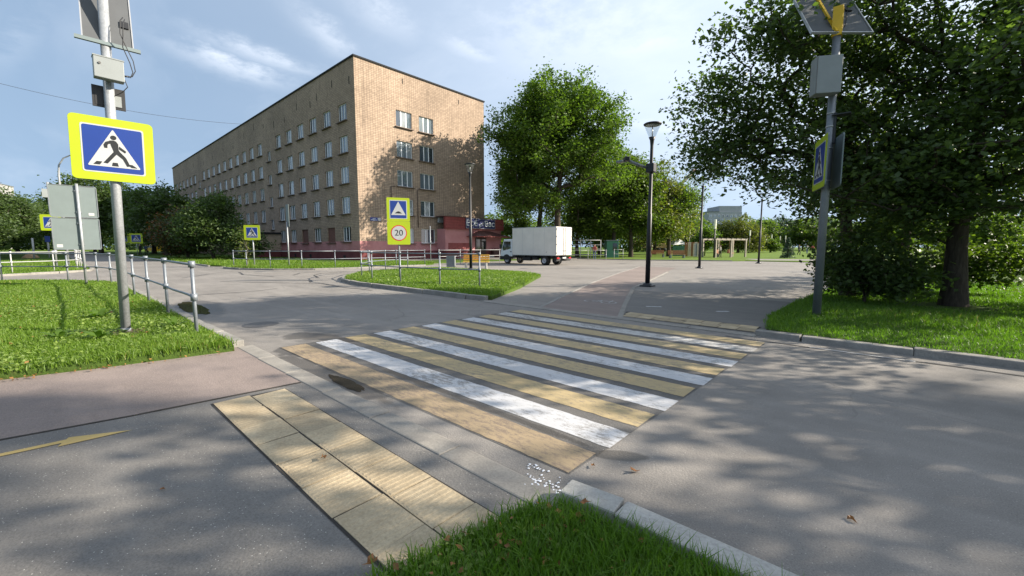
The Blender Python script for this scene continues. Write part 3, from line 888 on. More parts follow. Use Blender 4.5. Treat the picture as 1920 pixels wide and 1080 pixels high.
railing('grey pipe railing around the corner lawn before the pink plinth', [(-32.5,8.25),(-30.5,8.45),(-28.7,9.25),(-27.3,10.6),(-26.6,12.4),(-26.4,14.6),(-26.4,16.8),(-26.4,19.3)], 1.08)
railing('white pipe railing in front of the pink shop annex', [(-26.3,20.6),(-26.3,22.8),(-26.2,25.0),(-26.0,27.2),(-25.8,29.4)], 1.08, mat=M['white_metal'])
railing('grey pipe railing curving round the grass island with the speed sign', [(-9.95,9.45),(-11.4,8.95),(-13.5,8.75),(-15.55,8.75),(-17.6,9.4),(-19.6,10.9),(-20.9,12.6),(-21.4,14.4)], 1.12, 0.09)
railing('white railing under the tall trees right of the truck', [(-26.0,36.0),(-24.9,36.9),(-23.5,38.1),(-22.1,39.4)], 1.05, 0.0, mat=M['white_metal'])
railing('short white railing panel between two tree trunks', [(-22.4,41.7),(-21.7,42.4)], 1.05, 0.06, mat=M['white_metal'])

# ------------------------------------------------------------------ signs
MAN = [
    [(.44,.705),(.50,.715),(.545,.70),(.58,.64),(.578,.52),(.605,.46),(.50,.435),(.485,.50),(.455,.60)],
    [(.45,.705),(.37,.665),(.335,.60),(.345,.53),(.395,.53),(.40,.60),(.42,.625),(.47,.64)],
    [(.595,.595),(.71,.495),(.69,.455),(.585,.535)],
    [(.505,.455),(.605,.465),(.70,.345),(.765,.165),(.71,.155),(.645,.31),(.53,.42)],
    [(.49,.45),(.555,.425),(.385,.185),(.315,.195)],
    [(.15,.145),(.255,.145),(.295,.215),(.205,.215)], [(.455,.14),(.565,.14),(.55,.215),(.47,.215)], [(.72,.205),(.80,.205),(.885,.14),(.79,.14)],
]
def crossing_plate(parent, w, h, loc, rotz, margin=0.13):
    """fluorescent plate with the blue pedestrian crossing sign, faces local -Y"""
    b = MB(); b.plate(rrect(w, h, 0.06), -0.004, 0.0, 0); b.plate(rrect(w+0.004, h+0.004, 0.06), 0.0, 0.022, 1)
    pl = b.build('sign_plate', [M['fluo'], M['signback']], parent, loc, (0, 0, rotz))
    s = min(w, h) - 2*margin
    b = MB(); b.plate(rrect(s, s, 0.03), -0.007, -0.004); b.build('white_border', M['sign_white'], pl)
    q = s*0.945
    b = MB(); b.plate(rrect(q, q, 0.025), -0.010, -0.007); b.build('blue_field', M['blue'], pl)
    f = lambda u, v: ((u-0.5)*q, (v-0.5)*q)
    b = MB(); b.plate([f(.5,.945),f(.485,.93),f(.065,.135),f(.07,.11),f(.93,.11),f(.935,.135),f(.515,.93)], -0.013, -0.010); b.build('white_triangle', M['sign_white'], pl)
    b = MB(); b.plate([f(*p) for p in circ(.505,.775,.052,.05)], -0.016, -0.013)
    for i, P in enumerate(MAN): b.plate([f(*p) for p in P], -0.016 - 0.0004*i, -0.013)
    b.build('pedestrian_symbol', M['sign_black'], pl)
    return pl
def face(nx, ny): return math.atan2(ny, nx) + math.pi/2

# large crossing sign on the near left pole
t = thing('crossing_sign_post', 'large yellow framed pedestrian crossing sign on a galvanised pole in the left lawn', 'sign', (-9.0, 0.74, 0.08), 0)
t.rotation_euler = (R(-0.9), R(0.5), 0)
b = MB(); b.tube([(0,0,-0.2),(0,0,5.6)], 0.062, 20); b.tube([(0,0,0.02),(0,0,0.07)], 0.066, 20); b.build('pole', M['galv'], t)
crossing_plate(t, 0.93, 0.93, (0.10, 0.0, 2.83), face(1, -0.10), 0.115)
b = MB()
for z in (2.58, 3.08):
    b.box(0.0, 0.075, -0.30, 0.30, z-0.02, z+0.02); b.tube([(0,0,z-0.02),(0,0,z+0.02)], 0.070, 20)
b.build('clamp', M['galv_dull'], t)
b = MB(); b.bbox(0.07, 0.23, -0.165, 0.165, 3.84, 4.14, 0.008); b.box(0.064, 0.236, -0.171, 0.171, 4.135, 4.15)
bx_ = b.build('control_box', M['box_grey'], t)
b = MB(); b.tube([(0.23,-0.10,4.04),(0.245,-0.10,4.04)], 0.016, 10); b.build('lock', M['iron'], bx_)
b = MB(); b.tube([(0.15,0.165,3.95),(0.15,0.22,3.96)], 0.013, 8); b.build('cable_gland', M['black'], bx_)
b = MB(); b.box(-0.09, -0.06, -0.185, 0.185, 3.48, 3.79); b.box(-0.062, -0.055, -0.155, 0.155, 3.51, 3.76); b.box(-0.06, 0.0, -0.05, 0.05, 3.58, 3.65)
lt = b.build('warning_light', M['black'], t)
b = MB(); b.box(-0.0545, -0.052, 0.05, 0.14, 3.52, 3.68); b.build('light_cover', M['box_grey'], lt)
sp = MB(); sp.box(-0.27, 0.27, -0.018, 0.0, 0.0, 1.15)
pan = sp.build('solar_panel', M['solar_back'], t, (0.02, 0.03, 4.40), (R(-20), 0, face(1, -0.05)))
b = MB(); b.box(-0.27, 0.27, 0.0, 0.012, 0.0, 1.15); b.build('solar_cells', M['solar_cell'], pan)
b = MB(); b.box(-0.285, -0.27, -0.03, 0.014, 0, 1.15); b.build('panel_frame', M['alu'], pan)
b = MB(); b.box(0.27, 0.285, -0.03, 0.014, 0, 1.15); b.build('panel_frame', M['alu'], pan)
b = MB(); b.box(-0.36, 0.36, -0.045, -0.019, -0.05, 0.01); b.build('bracket', M['signback'], pan)
b = MB(); b.box(0.15, 0.245, -0.045, -0.0185, 0.34, 0.45); b.build('junction_box', M['black'], pan)
b = MB()
b.tube([(0.12,0.20,4.82),(0.17,0.16,4.74),(0.19,0.15,4.55),(0.19,0.20,4.40),(0.18,0.28,4.2),(0.16,0.30,4.06),(0.15,0.26,3.97),(0.15,0.21,3.96)], 0.0065, 6)
b.tube([(0.12,0.22,4.80),(0.19,0.19,4.70),(0.20,0.18,4.52),(0.19,0.17,4.36),(0.18,0.24,4.16),(0.16,0.27,4.03),(0.15,0.24,3.95),(0.15,0.21,3.95)], 0.0065, 6)
b.tube([(0.15,0.17,3.90),(0.15,0.20,3.80),(0.08,0.14,3.72),(0.03,0.06,3.66),(-0.05,-0.05,3.60)], 0.006, 6)
b.build('cable', M['cable'], t)

# crossing sign seen nearly edge-on, right pole
t = thing('crossing_sign_post', 'tall grey pole with a narrow edge-on crossing sign before the dark tree', 'sign', (-0.97, 10.07, 0.08), 0)
b = MB(); b.tube([(0,0,-0.2),(0,0,5.35)], [0.072,0.064], 18); b.build('pole', M['galv_dull'], t)
crossing_plate(t, 0.92, 0.94, (-0.095, -0.22, 2.92), face(-0.955, -0.30), 0.10)
pb = MB(); pb.plate(rrect(0.92, 0.94, 0.06), 0, 0.02); pb.build('second_sign_plate', M['signback'], t, (0.13, -0.05, 2.92), (0, 0, face(0.955, 0.30)))
b = MB()
for z in (2.62, 3.22, 3.62, 3.86, 4.30, 4.78): b.tube([(0,0,z-0.012),(0,0,z+0.012)], 0.073, 18)
b.build('strap', M['alu'], t)
bb = MB(); bb.bbox(-0.21, 0.21, -0.12, 0.12, -0.33, 0.33, 0.01); bx_ = bb.build('control_box', M['box_grey'], t, (-0.10, -0.20, 4.50), (0, 0, R(30)))
b = MB(); b.box(-0.205,-0.195,-0.124,-0.11,-0.32,0.32); b.build('door_seam', M['iron'], bx_)
b = MB(); b.box(0.05,0.09,-0.05,0.05,3.30,3.86); b.box(0.02,0.30,-0.10,0.10,3.80,3.82); b.build('warning_light', M['black'], t)
b = MB(); b.box(-0.075,0.075,-0.075,0.075,5.24,5.75); b.build('yellow_bracket', M['yellow_steel'], t)
sp = MB(); sp.box(-0.55, 0.55, -0.012, 0.0, -0.10, 0.95)
pan = sp.build('solar_panel', M['solar_back'], t, (0.03, 0.03, 5.36), (R(-33), 0, R(42)))
b = MB(); b.box(-0.55, 0.55, 0.0, 0.012, -0.10, 0.95); b.build('solar_cells', M['solar_cell'], pan)
b = MB(); b.box(-0.57, -0.55, -0.03, 0.014, -0.10, 0.95); b.box(0.55, 0.57, -0.03, 0.014, -0.10, 0.95); b.box(-0.57, 0.57, -0.03, 0.014, -0.12, -0.10); b.build('panel_frame', M['alu'], pan)
b = MB(); b.box(0.30, 0.42, -0.04, -0.0125, 0.55, 0.68); b.tube([(0.33,-0.03,0.55),(0.22,-0.03,0.3),(0.1,-0.03,0.05)], 0.006, 6); b.build('junction_box', M['black'], pan)
b = MB(); b.box(-0.13,-0.09,-0.05,-0.0125,-0.10,0.95); b.build('panel_rail', M['yellow_steel'], pan)

# speed table and 20 limit sign
t = thing('speed_sign_post', 'yellow speed hump sign over a round 20 limit sign on the grass island', 'sign', (-15.65, 10.12, 0.09), 0)
b = MB(); b.tube([(0,0,-0.2),(0,0,3.3)], 0.035, 14); b.build('pole', M['galv'], t)
rz = face(0.889, -0.46)
d = Vector((0.889, -0.46, 0)).normalized()*0.07
for i, zc in enumerate((2.92, 1.93)):
    b = MB(); b.plate(rrect(0.95, 0.985, 0.04), -0.004, 0.0, 0); b.plate(rrect(0.955, 0.985, 0.04), 0.0, 0.02, 1)
    pl = b.build('sign_plate', [M['fluo'], M['signback']], t, (d.x, d.y, zc), (0, 0, rz))
    if i == 0:
        b = MB(); b.plate(rrect(0.72, 0.78, 0.02), -0.007, -0.004); b.build('white_border', M['sign_white'], pl)
        b = MB(); b.plate(rrect(0.66, 0.72, 0.015), -0.010, -0.007); b.build('blue_field', M['blue'], pl)
        b = MB(); b.plate([(0,0.335),(-0.30,-0.235),(0.30,-0.235)], -0.013, -0.010); b.build('white_triangle', M['sign_white'], pl)
        hump = [(-0.15,-0.165)] + [(-0.13+0.26*k/10, -0.15+0.075*math.sin(math.pi*k/10)) for k in range(11)] + [(0.15,-0.165)]
        b = MB(); b.plate(hump, -0.016, -0.013); b.build('hump_symbol', M['sign_black'], pl)
    else:
        b = MB(); b.plate(circ(0,0,0.335,n=40), -0.007, -0.004); b.build('red_ring', M['sign_red'], pl)
        b = MB(); b.plate(circ(0,0,0.295,n=40), -0.010, -0.007); b.build('white_disc', M['sign_white'], pl)
        spd = pl
def text_mesh(body, size, name, mat, parent, loc, rot, ext=0.004, shear=0, sx=1.0, off_=0.0):
    cu = bpy.data.curves.new(name, 'FONT'); cu.body = body; cu.size = size; cu.extrude = ext
    cu.align_x = 'CENTER'; cu.align_y = 'CENTER'; cu.shear = shear; cu.offset = off_
    cu.resolution_u = 4
    o = bpy.data.objects.new(name, cu); COL.objects.link(o)
    bpy.context.view_layer.update()
    dg = bpy.context.evaluated_depsgraph_get()
    me = bpy.data.meshes.new_from_object(o.evaluated_get(dg))
    bpy.data.objects.remove(o); bpy.data.curves.remove(cu)
    me.materials.clear(); me.materials.append(mat)
    o = bpy.data.objects.new(name, me); link(o, parent)
    o.location = loc; o.rotation_euler = rot; o.scale = (sx, 1, 1)
    return o
text_mesh('20', 0.36, 'numeral', M['sign_black'], spd, (0, -0.012, 0.0), (R(90), 0, 0), 0.002)

# other crossing signs
def small_crossing(label, x, y, z, n, ph, zc, w=1.0, extra=False):
    t = thing('crossing_sign_post', label, 'sign', (x, y, z), 0, 'yellow framed crossing signs further off')
    b = MB(); b.tube([(0,0,-0.2),(0,0,ph)], 0.045 if not extra else 0.07, 12); b.build('pole', M['galv'], t)
    dd = Vector((n[0], n[1], 0)).normalized()*0.085
    crossing_plate(t, w, w, (dd.x, dd.y, zc), face(*n), 0.15*w)
    return t
t = small_crossing('crossing sign half hidden by the grey sign back on the far left lawn', -41.6, 0.30, 0.08, (0.90,-0.42), 5.6, 2.95, 1.06, True)
b = MB(); b.box(-0.3,0.05,-0.3,0.35,4.6,5.15); b.build('control_box', M['box_grey'], t)
b = MB(); b.box(-0.55,0.1,-0.05,0.5,4.05,4.35); b.build('warning_light', M['galv_dull'], t)
b = MB(); b.tube([(0,0,0.9),(0,0,1.1)], 0.11, 10); b.build('collar', M['galv'], t)
small_crossing('crossing sign beside the bare sapling before the brick block', -32.75, 9.55, 0.08, (0.80,-0.60), 2.8, 2.32, 1.02)
small_crossing('small distant crossing sign under the dark trees right of the near pole', -83.2, 8.9, 0.08, (0.95,-0.3), 3.0, 2.55, 1.5)
small_crossing('distant crossing sign just peeping out behind the near left pole', -96.0, 8.6, 0.08, (0.95,-0.3), 3.2, 2.75, 1.6)
# back of the double sign
t = thing('sign_back_post', 'grey back of a tall two panel road sign with stickers on a slanting post', 'sign', (-20.77, 0.81, 0.08))
b = MB(); b.tube([(0,0,-0.2),(0,0,3.5)], 0.038, 14); b.build('post', M['galv'], t)
for zc in (2.90, 1.80):
    b = MB(); b.plate(rrect(1.16, 1.08, 0.05), -0.012, 0.0)
    n_ = 4
    pl = b.build('sign_panel', M['signback'], t, (-0.06, -0.10, zc), (0, 0, face(1, 0)))
    b = MB()
    for (x0,x1,z0,z1) in ((-0.58,-0.56,-0.5,0.5),(0.56,0.58,-0.5,0.5),(-0.53,0.53,0.525,0.54),(-0.53,0.53,-0.54,-0.525)): b.box(x0,x1,-0.028,-0.012,z0,z1)
    b.build('rim', M['galv_dull'], pl)
    b = MB()
    if zc > 2: b.box(0.33,0.47,-0.0145,-0.012,-0.46,-0.37)
    else: b.box(-0.50,-0.36,-0.0145,-0.012,-0.46,-0.36)
    b.build('sticker', M['sticker'], pl)
    b = MB()
    for zz in (-0.36, 0.36): b.box(0.03,0.17,-0.055,-0.012,zz-0.02,zz+0.02)
    b.build('clamp', M['galv_dull'], pl)
# small posts
t = thing('sign_post', 'thin galvanised post with a dark edge-on sign before the corner of the block', 'post', (-31.6, 11.4, 0.08))
b = MB(); b.tube([(0,0,-0.2),(0,0,3.1)], 0.045, 10); b.build('post', M['galv'], t)
b = MB(); b.box(-0.25,0.25,0.05,0.07,2.75,4.3); b.build('sign_panel', M['signback'], t)
t = thing('sign_post', 'thin grey pipe standing before the barred ground floor window', 'post', (-28.3, 21.3, 0.08))
b = MB(); b.tube([(0,0,-0.2),(0,0,3.05)], 0.03, 8); b.build('post', M['galv'], t)
b = MB(); b.tube([(0,0,1.55),(0,0,1.85)], 0.06, 8); b.build('collar', M['galv_dull'], t)
t = thing('sign_post', 'short white marker post on the far left lawn by the boulder', 'post', (-71.5, -1.1, 0.08))
b = MB(); b.tube([(0,0,-0.2),(0,0,2.3)], 0.09, 8); b.build('post', M['white_metal'], t)
t = thing('sign_post', 'pale post with a small blue sign left of the far crossing sign', 'post', (-75, 0.05, 0.08))
b = MB(); b.tube([(0,0,-0.2),(0,0,2.4)], 0.09, 8); b.build('post', M['white_metal'], t)
b = MB(); b.box(0.09,0.13,-0.22,0.22,1.9,2.6); b.build('sign_panel', M['blue'], t)
# curved street lamp far left
t = thing('street_lamp', 'slim street lamp with a hooked arm above the grey sign back', 'lamp', (-44.2, 0.9, 0.08))
b = MB(); b.tube([(0,0,0),(0,0,6.4),(0.05,0.05,7.1),(0.25,0.3,7.6),(0.6,0.7,7.85),(1.0,1.2,7.9)], [0.09,0.06,0.05,0.045,0.04,0.04], 10); b.build('mast', M['galv'], t)
b = MB(); b.bbox(0.9,1.5,1.1,1.3,7.85,7.95,0.02); b.build('lamp_head', M['galv_dull'], t)

# ------------------------------------------------------------------ black park lamps
def lamp(label, x, y, z=0.0, h=5.75, arm=False):
    t = thing('park_lamp', label, 'lamp', (x, y, z), 0, 'black park lamps')
    b = MB(); b.bbox(-0.21,0.21,-0.21,0.21,0,0.05,0.01); b.lathe([(0.17,0.05),(0.15,0.10),(0.085,0.13),(0.0,0.13)], n=18); b.build('base_plate', M['lamp_black'], t)
    b = MB(); b.tube([(0,0,0.1),(0,0,2.6),(0,0,2.62),(0,0,h-0.75),(0,0,h-0.55),(0,0,h-0.45)], [0.085,0.080,0.066,0.055,0.075,0.12], 16); b.build('post', M['lamp_black'], t)
    b = MB(); b.lathe([(0.115,h-0.44),(0.27,h-0.06)], n=24); b.build('glass_cone', M['glass'], t)
    b = MB(); b.tube([(0,0,h-0.45),(0,0,h-0.07)], 0.02, 8); b.build('stem', M['alu'], t)
    b = MB(); b.lathe([(0.0,h-0.05),(0.25,h-0.05),(0.30,h-0.03),(0.31,h),(0.28,h+0.02),(0.0,h+0.04)], n=28)
    cp = b.build('cap', M['lamp_black'], t)
    b = MB(); b.lathe([(0.0,h-0.056),(0.24,h-0.056),(0.24,h-0.051)], n=24); b.build('diffuser', M['sign_white'], cp)
    return t
t = lamp('tall black park lamp with a spotlight arm, standing alone on the paved plaza', -6.43, 14.51, 0.0, 5.72)
b = MB(); b.bbox(-0.15,0.15,-0.13,0.13,4.05,4.37,0.03); b.build('mounting_box', M['lamp_black'], t)
b = MB(); b.tube([(-0.12,-0.1,4.22),(-0.42,-0.36,4.36),(-0.62,-0.54,4.48)], 0.05, 8); b.build('arm', M['galv_dull'], t)
hd = MB(); hd.bbox(-0.09,0.09,-0.15,0.15,-0.07,0.07,0.02); hd = hd.build('spotlight', M['lamp_black'], t, (-0.66,-0.58,4.52), (0,0,R(42)))
b = MB(); b.bbox(-0.95,-0.68,-0.82,-0.62,4.40,4.47,0.02); b.build('lamp_head', M['galv_dull'], t)
lamp('black park lamp rising from the grass island before the shop', -17.94, 16.36, 0.09, 6.0)
lamp('black park lamp in the middle distance right of the tall trees', -9.27, 28.94, 0.0, 5.85)
lamp('farthest black park lamp, its head hidden in the dark tree', -8.15, 40.5, 0.0, 5.85)
def tube_lamp(label, x, y, h=4.75):
    t = thing('tube_lamp', label, 'lamp', (x, y, 0.0), 0, 'white tube lamps in the park')
    b = MB(); b.tube([(0,0,0),(0,0,h-1.15)], 0.07, 8); b.build('post', M['lamp_black'], t)
    b = MB(); b.bbox(-0.12,0.12,-0.12,0.12,h-1.15,h,0.03); b.build('lamp_tube', M['lamp_tube'], t)
for x, y, lb in ((-16.11,55.46,'tallest white tube lamp beside the pergola'),(-24.81,71.85,'white tube lamp over the pale board fence'),(-21.27,96.57,'white tube lamp right of the pergola before the willow'),
                  (-37.81,140.88,'tiny white tube lamp above the pergola roof'),(-24.59,136.63,'left one of the small far white tube lamps'),(-26.09,158.16,'middle one of the small far white tube lamps'),(-23.89,153.41,'right one of the small far white tube lamps')):
    tube_lamp(lb, x, y)

# ------------------------------------------------------------------ bench, bin, small furniture
def bench(label, x, y, rz, mat, z=0.0, L=1.7, grp=None):
    t = thing('park_bench', label, 'bench', (x, y, z), rz, grp)
    for s in (-1, 1):
        b = MB(); b.plate([(-0.06,0),(0.06,0),(0.06,0.42),(-0.06,0.42)], -0.28, 0.25); b.build('leg', M['concrete'], t, (s*(L/2-0.2), 0, 0))
    for i in range(4):
        b = MB(); b.bbox(-L/2, L/2, -0.30+0.15*i, -0.18+0.15*i, 0.42, 0.46, 0.008); b.build('seat_slat', mat, t)
    for i in range(3):
        b = MB(); b.bbox(-L/2, L/2, 0.27+0.03*i, 0.31+0.03*i, 0.53+0.14*i, 0.64+0.14*i, 0.008); b.build('back_slat', mat, t)
    for s in (-1, 1):
        b = MB(); b.tube([(s*(L/2-0.25),0.22,0.40),(s*(L/2-0.25),0.33,0.60),(s*(L/2-0.25),0.40,0.92)], 0.02, 6); b.build('back_support', M['lamp_black'], t)
    return t
bench('yellow slatted bench on concrete legs beside the island lamp', -19.9, 18.6, R(42), M['wood_yellow'])
x, y = (-22.26, 52.62); bench('low brown bench under the trees left of the third lamp', x, y, R(42), M['wood_brown'], 0.05, 2.2)
x, y = (-18.76, 50.38); bench('brown and yellow bench before the green fence panel', x, y, R(42), M['wood_brown'], 0.05, 2.0)
t = thing('litter_bin', 'ribbed grey litter bin left of the yellow bench', 'bin', (-21.15, 17.55, 0.0), R(42))
for i in range(5):
    b = MB(); b.box(-0.27+0.11*i, -0.175+0.11*i, -0.24, -0.20, 0.12, 0.86); b.build('slat', M['galv_dull'], t)
b = MB(); b.bbox(-0.26,0.26,-0.198,0.24,0.12,0.82,0.03); b.build('body', M['box_grey'], t)
b = MB(); b.tube([(-0.2,0,0),(-0.2,0,0.12)], 0.02, 6); b.tube([(0.2,0,0),(0.2,0,0.12)], 0.02, 6); b.build('foot', M['iron'], t)

# ------------------------------------------------------------------ box truck
t = thing('box_truck', 'white box truck parked on the plaza before the tall trees', 'truck', (-18.56, 25.54, 0.0), 0)
# local: front towards -X, near side y=0, far side y=2.05
LB = 4.40
b = MB(); b.bbox(-LB, 0, 0, 2.05, 0.76, 2.93, 0.02); bd = b.build('cargo_box', M['van_white'], t)
b = MB()
for (y0, y1) in ((-0.010, 0.035), (2.015, 2.06)):
    b.box(-LB-0.01, 0.012, y0, y1, 0.745, 0.80); b.box(-LB-0.01, 0.012, y0, y1, 2.895, 2.945)
b.box(-0.04, 0.014, -0.012, 0.045, 0.80, 2.895); b.build('edge_trim', M['alu'], bd)
for y0, y1 in ((0.03, 1.015), (1.035, 2.02)):
    b = MB(); b.bbox(0.012, 0.04, y0, y1, 0.80, 2.88, 0.006); dr = b.build('rear_door', M['van_white'], t)
    yy = y1 - 0.12 if y0 < 1 else y0 + 0.12
    b = MB(); b.tube([(0.065,yy,0.80),(0.065,yy,2.88)], 0.016, 6); b.box(0.045,0.075,yy-0.10,yy+0.10,1.10,1.14); b.build('lock_bar', M['galv_dull'], dr)
    b = MB()
    ye = y0 + 0.02 if y0 < 1 else y1 - 0.02
    for z in (0.95, 1.6, 2.2, 2.75): b.box(0.03, 0.055, ye-0.05, ye+0.05, z-0.03, z+0.03)
    b.build('hinge', M['iron'], dr)
b = MB(); b.plate([(-0.95,0.93),(-0.90,1.02),(-0.83,1.08),(-0.89,0.98)], -0.006, -0.001); b.build('scuff_mark', M['iron'], bd)
# cab: side outline extruded across, chamfered
cabp = [(-LB-0.10,0.62),(-LB-0.10,1.98),(-LB-0.18,2.06),(-LB-0.98,2.02),(-LB-1.08,1.92),(-LB-1.36,1.22),(-LB-1.44,1.02),(-LB-1.46,0.62)]
b = MB(); b.plate(cabp, 0.10, 1.95); cab = b.build('cab', M['cab_white'], t)
bv = cab.modifiers.new('bevel', 'BEVEL'); bv.width = 0.05; bv.segments = 3
b = MB(); b.plate([(-LB-0.28,1.26),(-LB-0.28,1.86),(-LB-0.98,1.86),(-LB-1.21,1.30),(-LB-1.10,1.10),(-LB-0.80,1.16)], 0.085, 0.0995); b.build('side_window', M['pane_dark'], cab)
b = MB(); b.plate([(-LB-0.18,0.98),(-LB-0.18,1.06),(-LB-0.32,1.06),(-LB-0.32,0.98)], 0.08, 0.0995); b.build('door_handle', M['black'], cab)
b = MB(); b.add([(-LB-1.345,0.22,1.28),(-LB-1.345,1.83,1.28),(-LB-1.10,1.80,1.90),(-LB-1.10,0.25,1.90)], [(0,1,2,3)]); b.build('windscreen', M['pane_dark'], cab)
b = MB(); b.bbox(-LB-1.36,-LB-1.25,-0.12,0.04,1.30,1.62,0.02); b.tube([(-LB-1.30,0.02,1.6),(-LB-1.15,0.12,1.7)], 0.012, 6); b.build('mirror', M['black'], cab)
b = MB(); b.bbox(-LB-1.52,-LB-1.38,0.08,1.97,0.36,0.64,0.03); b.plate([(-LB-1.40,0.36),(-LB-1.40,0.64),(-LB-1.12,0.64),(-LB-1.12,0.36)], 0.085, 0.12); b.build('bumper', M['chassis'], t)
b = MB(); b.bbox(-LB-1.475,-LB-1.40,0.12,0.42,0.72,0.92,0.02); b.build('headlight', M['sign_white'], cab)
b = MB(); b.bbox(-LB-1.475,-LB-1.40,1.63,1.93,0.72,0.92,0.02); b.build('headlight', M['sign_white'], cab)
b = MB(); b.box(-LB-0.3,-0.15,0.45,0.62,0.50,0.735); b.box(-LB-0.3,-0.15,1.43,1.60,0.50,0.735)
for i in range(5): b.box(-0.5-0.9*i,-0.42-0.9*i,0.04,2.01,0.62,0.744)
b.bbox(-3.4,-2.6,0.15,0.44,0.32,0.62,0.02); b.bbox(-2.4,-1.9,0.12,0.44,0.38,0.62,0.02); b.box(-0.30,-0.02,0.12,1.93,0.34,0.58)
b.build('chassis', M['chassis'], t)
b = MB(); b.box(-0.02,0.06,0.10,0.40,0.50,0.62); b.build('tail_light', M['lens_red'], t)
b = MB(); b.box(-0.02,0.06,1.65,1.95,0.50,0.62); b.build('tail_light', M['lens_red'], t)
b = MB(); b.box(0.062,0.07,0.80,1.25,0.52,0.63); b.build('number_plate', M['sticker'], t)
for k in range(1, 4):
    b = MB(); b.box(-LB*k/4-0.008, -LB*k/4+0.008, -0.004, -0.001, 0.82, 2.88); b.build('panel_seam', M['alu'], bd)
b = MB(); b.bbox(-0.35,0.26,0.75,1.55,0.44,0.52,0.01); b.build('tow_bar', M['chassis'], t)
def wheel(x, y, w=0.20):
    b = MB(); r_ = 0.355
    prof = [(0.20,-w/2),(r_-0.03,-w/2),(r_,-w/2+0.03),(r_,w/2-0.03),(r_-0.03,w/2),(0.20,w/2)]
    b.lathe(prof, n=26)
    wh = b.build('wheel', M['rubber'], t, (x, y, 0.355), (R(90), 0, 0))
    b = MB(); b.lathe([(0.0,w/2-0.03),(0.06,w/2-0.02),(0.075,w/2-0.05),(0.15,w/2-0.06),(0.195,w/2-0.005),(0.205,w/2+0.002)], n=22); b.build('rim', M['hub'], wh)
    return wh
for y in (0.22, 1.83): wheel(-LB-0.72, y)
for y in (0.16, 0.38, 1.67, 1.89): wheel(-1.15, y)
b = MB()
for x0 in (-LB-0.72,): 
    arc = [(x0+0.44*math.cos(R(a)), 0.355+0.44*math.sin(R(a))) for a in range(0,181,15)]
    b.plate(arc + [(x0-0.38,0.355),(x0+0.38,0.355)] if False else arc, 0.08, 0.098)
b.build('wheel_arch', M['chassis'], t)

# ------------------------------------------------------------------ the five storey block
BX, BY, BL, BW, BH = -38.5, 20.5, 85.0, 17.0, 19.25
bld = thing('apartment_block', 'long tan tiled five storey block with a pink plinth', 'building', (BX, BY, 0))
def wall_holes(mb, axis, L, H, holes, depth=0.20):
    """wall in local x (axis 0, runs to -X, faces -Y) or y (axis 1, runs +Y, faces +X) with recessed openings"""
    us = sorted({0.0, L} | {h[0] for h in holes} | {h[1] for h in holes})
    zs = sorted({0.0, H} | {h[2] for h in holes} | {h[3] for h in holes})
    P = (lambda u, d, z: (-u, d, z)) if axis == 0 else (lambda u, d, z: (-d, u, z))
    hs = [(round(h[0],4), round(h[1],4), round(h[2],4), round(h[3],4)) for h in holes]
    for i in range(len(us)-1):
        for k in range(len(zs)-1):
            uc, zc = (us[i]+us[i+1])/2, (zs[k]+zs[k+1])/2
            if any(h[0] < uc < h[1] and h[2] < zc < h[3] for h in holes): continue
            q = [P(us[i],0,zs[k]),P(us[i+1],0,zs[k]),P(us[i+1],0,zs[k+1]),P(us[i],0,zs[k+1])]
            mb.add(q, [(3,2,1,0) if axis == 0 else (0,1,2,3)])
    for (u0,u1,z0,z1) in [h[:4] for h in holes]:
        for (a, c) in (((u0,z0),(u1,z0)),((u1,z0),(u1,z1)),((u1,z1),(u0,z1)),((u0,z1),(u0,z0))):
            mb.add([P(a[0],0,a[1]),P(c[0],0,c[1]),P(c[0],depth,c[1]),P(a[0],depth,a[1])], [(0,1,2,3)])
ROWS = [(13.80,15.45),(10.72,12.38),(7.74,9.42),(4.76,6.44)]
colsL = [2.63 + 3.435*i for i in range(6)] + [26.75 + 3.435*i for i in range(10)] + [64.6 + 3.435*i for i in range(6)]
WL = 1.78
hL = []
for c in colsL:
    for (z0, z1) in ROWS: hL.append((c-WL/2, c+WL/2, z0, z1, 'w3'))
for i, c in enumerate(colsL):
    if i in (1, 3): hL.append((c-WL/2, c+WL/2, 1.86, 3.42, 'board'))
    elif 24 < c < 27: continue
    else: hL.append((c-WL/2, c+WL/2, 1.95, 3.46, 'w3'))
for c in (23.35, 61.1):
    for z0 in (12.64, 9.62, 6.68, 3.72): hL.append((c-0.62, c+0.62, z0, z0+1.30, 'w2'))
hR = []
for (u0, u1) in ((4.42,6.33),(7.27,9.17)):
    for (z0, z1) in ROWS + [(1.80,3.38)]: hR.append((u0, u1, z0, z1, 'w3'))
mb = MB()
wall_holes(mb, 0, BL, BH, hL); wall_holes(mb, 1, BW, BH, hR)
mb.add([(-BL,0,0),(-BL,BW,0),(-BL,BW,BH),(-BL,0,BH)], [(0,3,2,1)])
mb.add([(-BL,BW,0),(0,BW,0),(0,BW,BH),(-BL,BW,BH)], [(0,1,2,3)][::-1])
wall = mb.build('wall', M['facade'], bld)
mb = MB(); mb.box(-BL-0.10, 0.10, -0.10, BW+0.10, BH-0.02, BH+0.13); rf = mb.build('roof', M['roof_dark'], bld)
mb = MB()
mb.box(-23.6, 0.05, -0.05, -0.002, 0.0, 0.98); mb.box(0.002, 0.05, -0.002, 9.4, 0.0, 0.98)
plh = mb.build('plinth', M['plinth'], bld)
for x in (-3.2, -11.5, -16.0): 
    mb = MB(); mb.box(x-0.25, x+0.25, -0.056, -0.051, 0.15, 0.55); mb.build('cellar_vent', M['dark_gap'], plh)
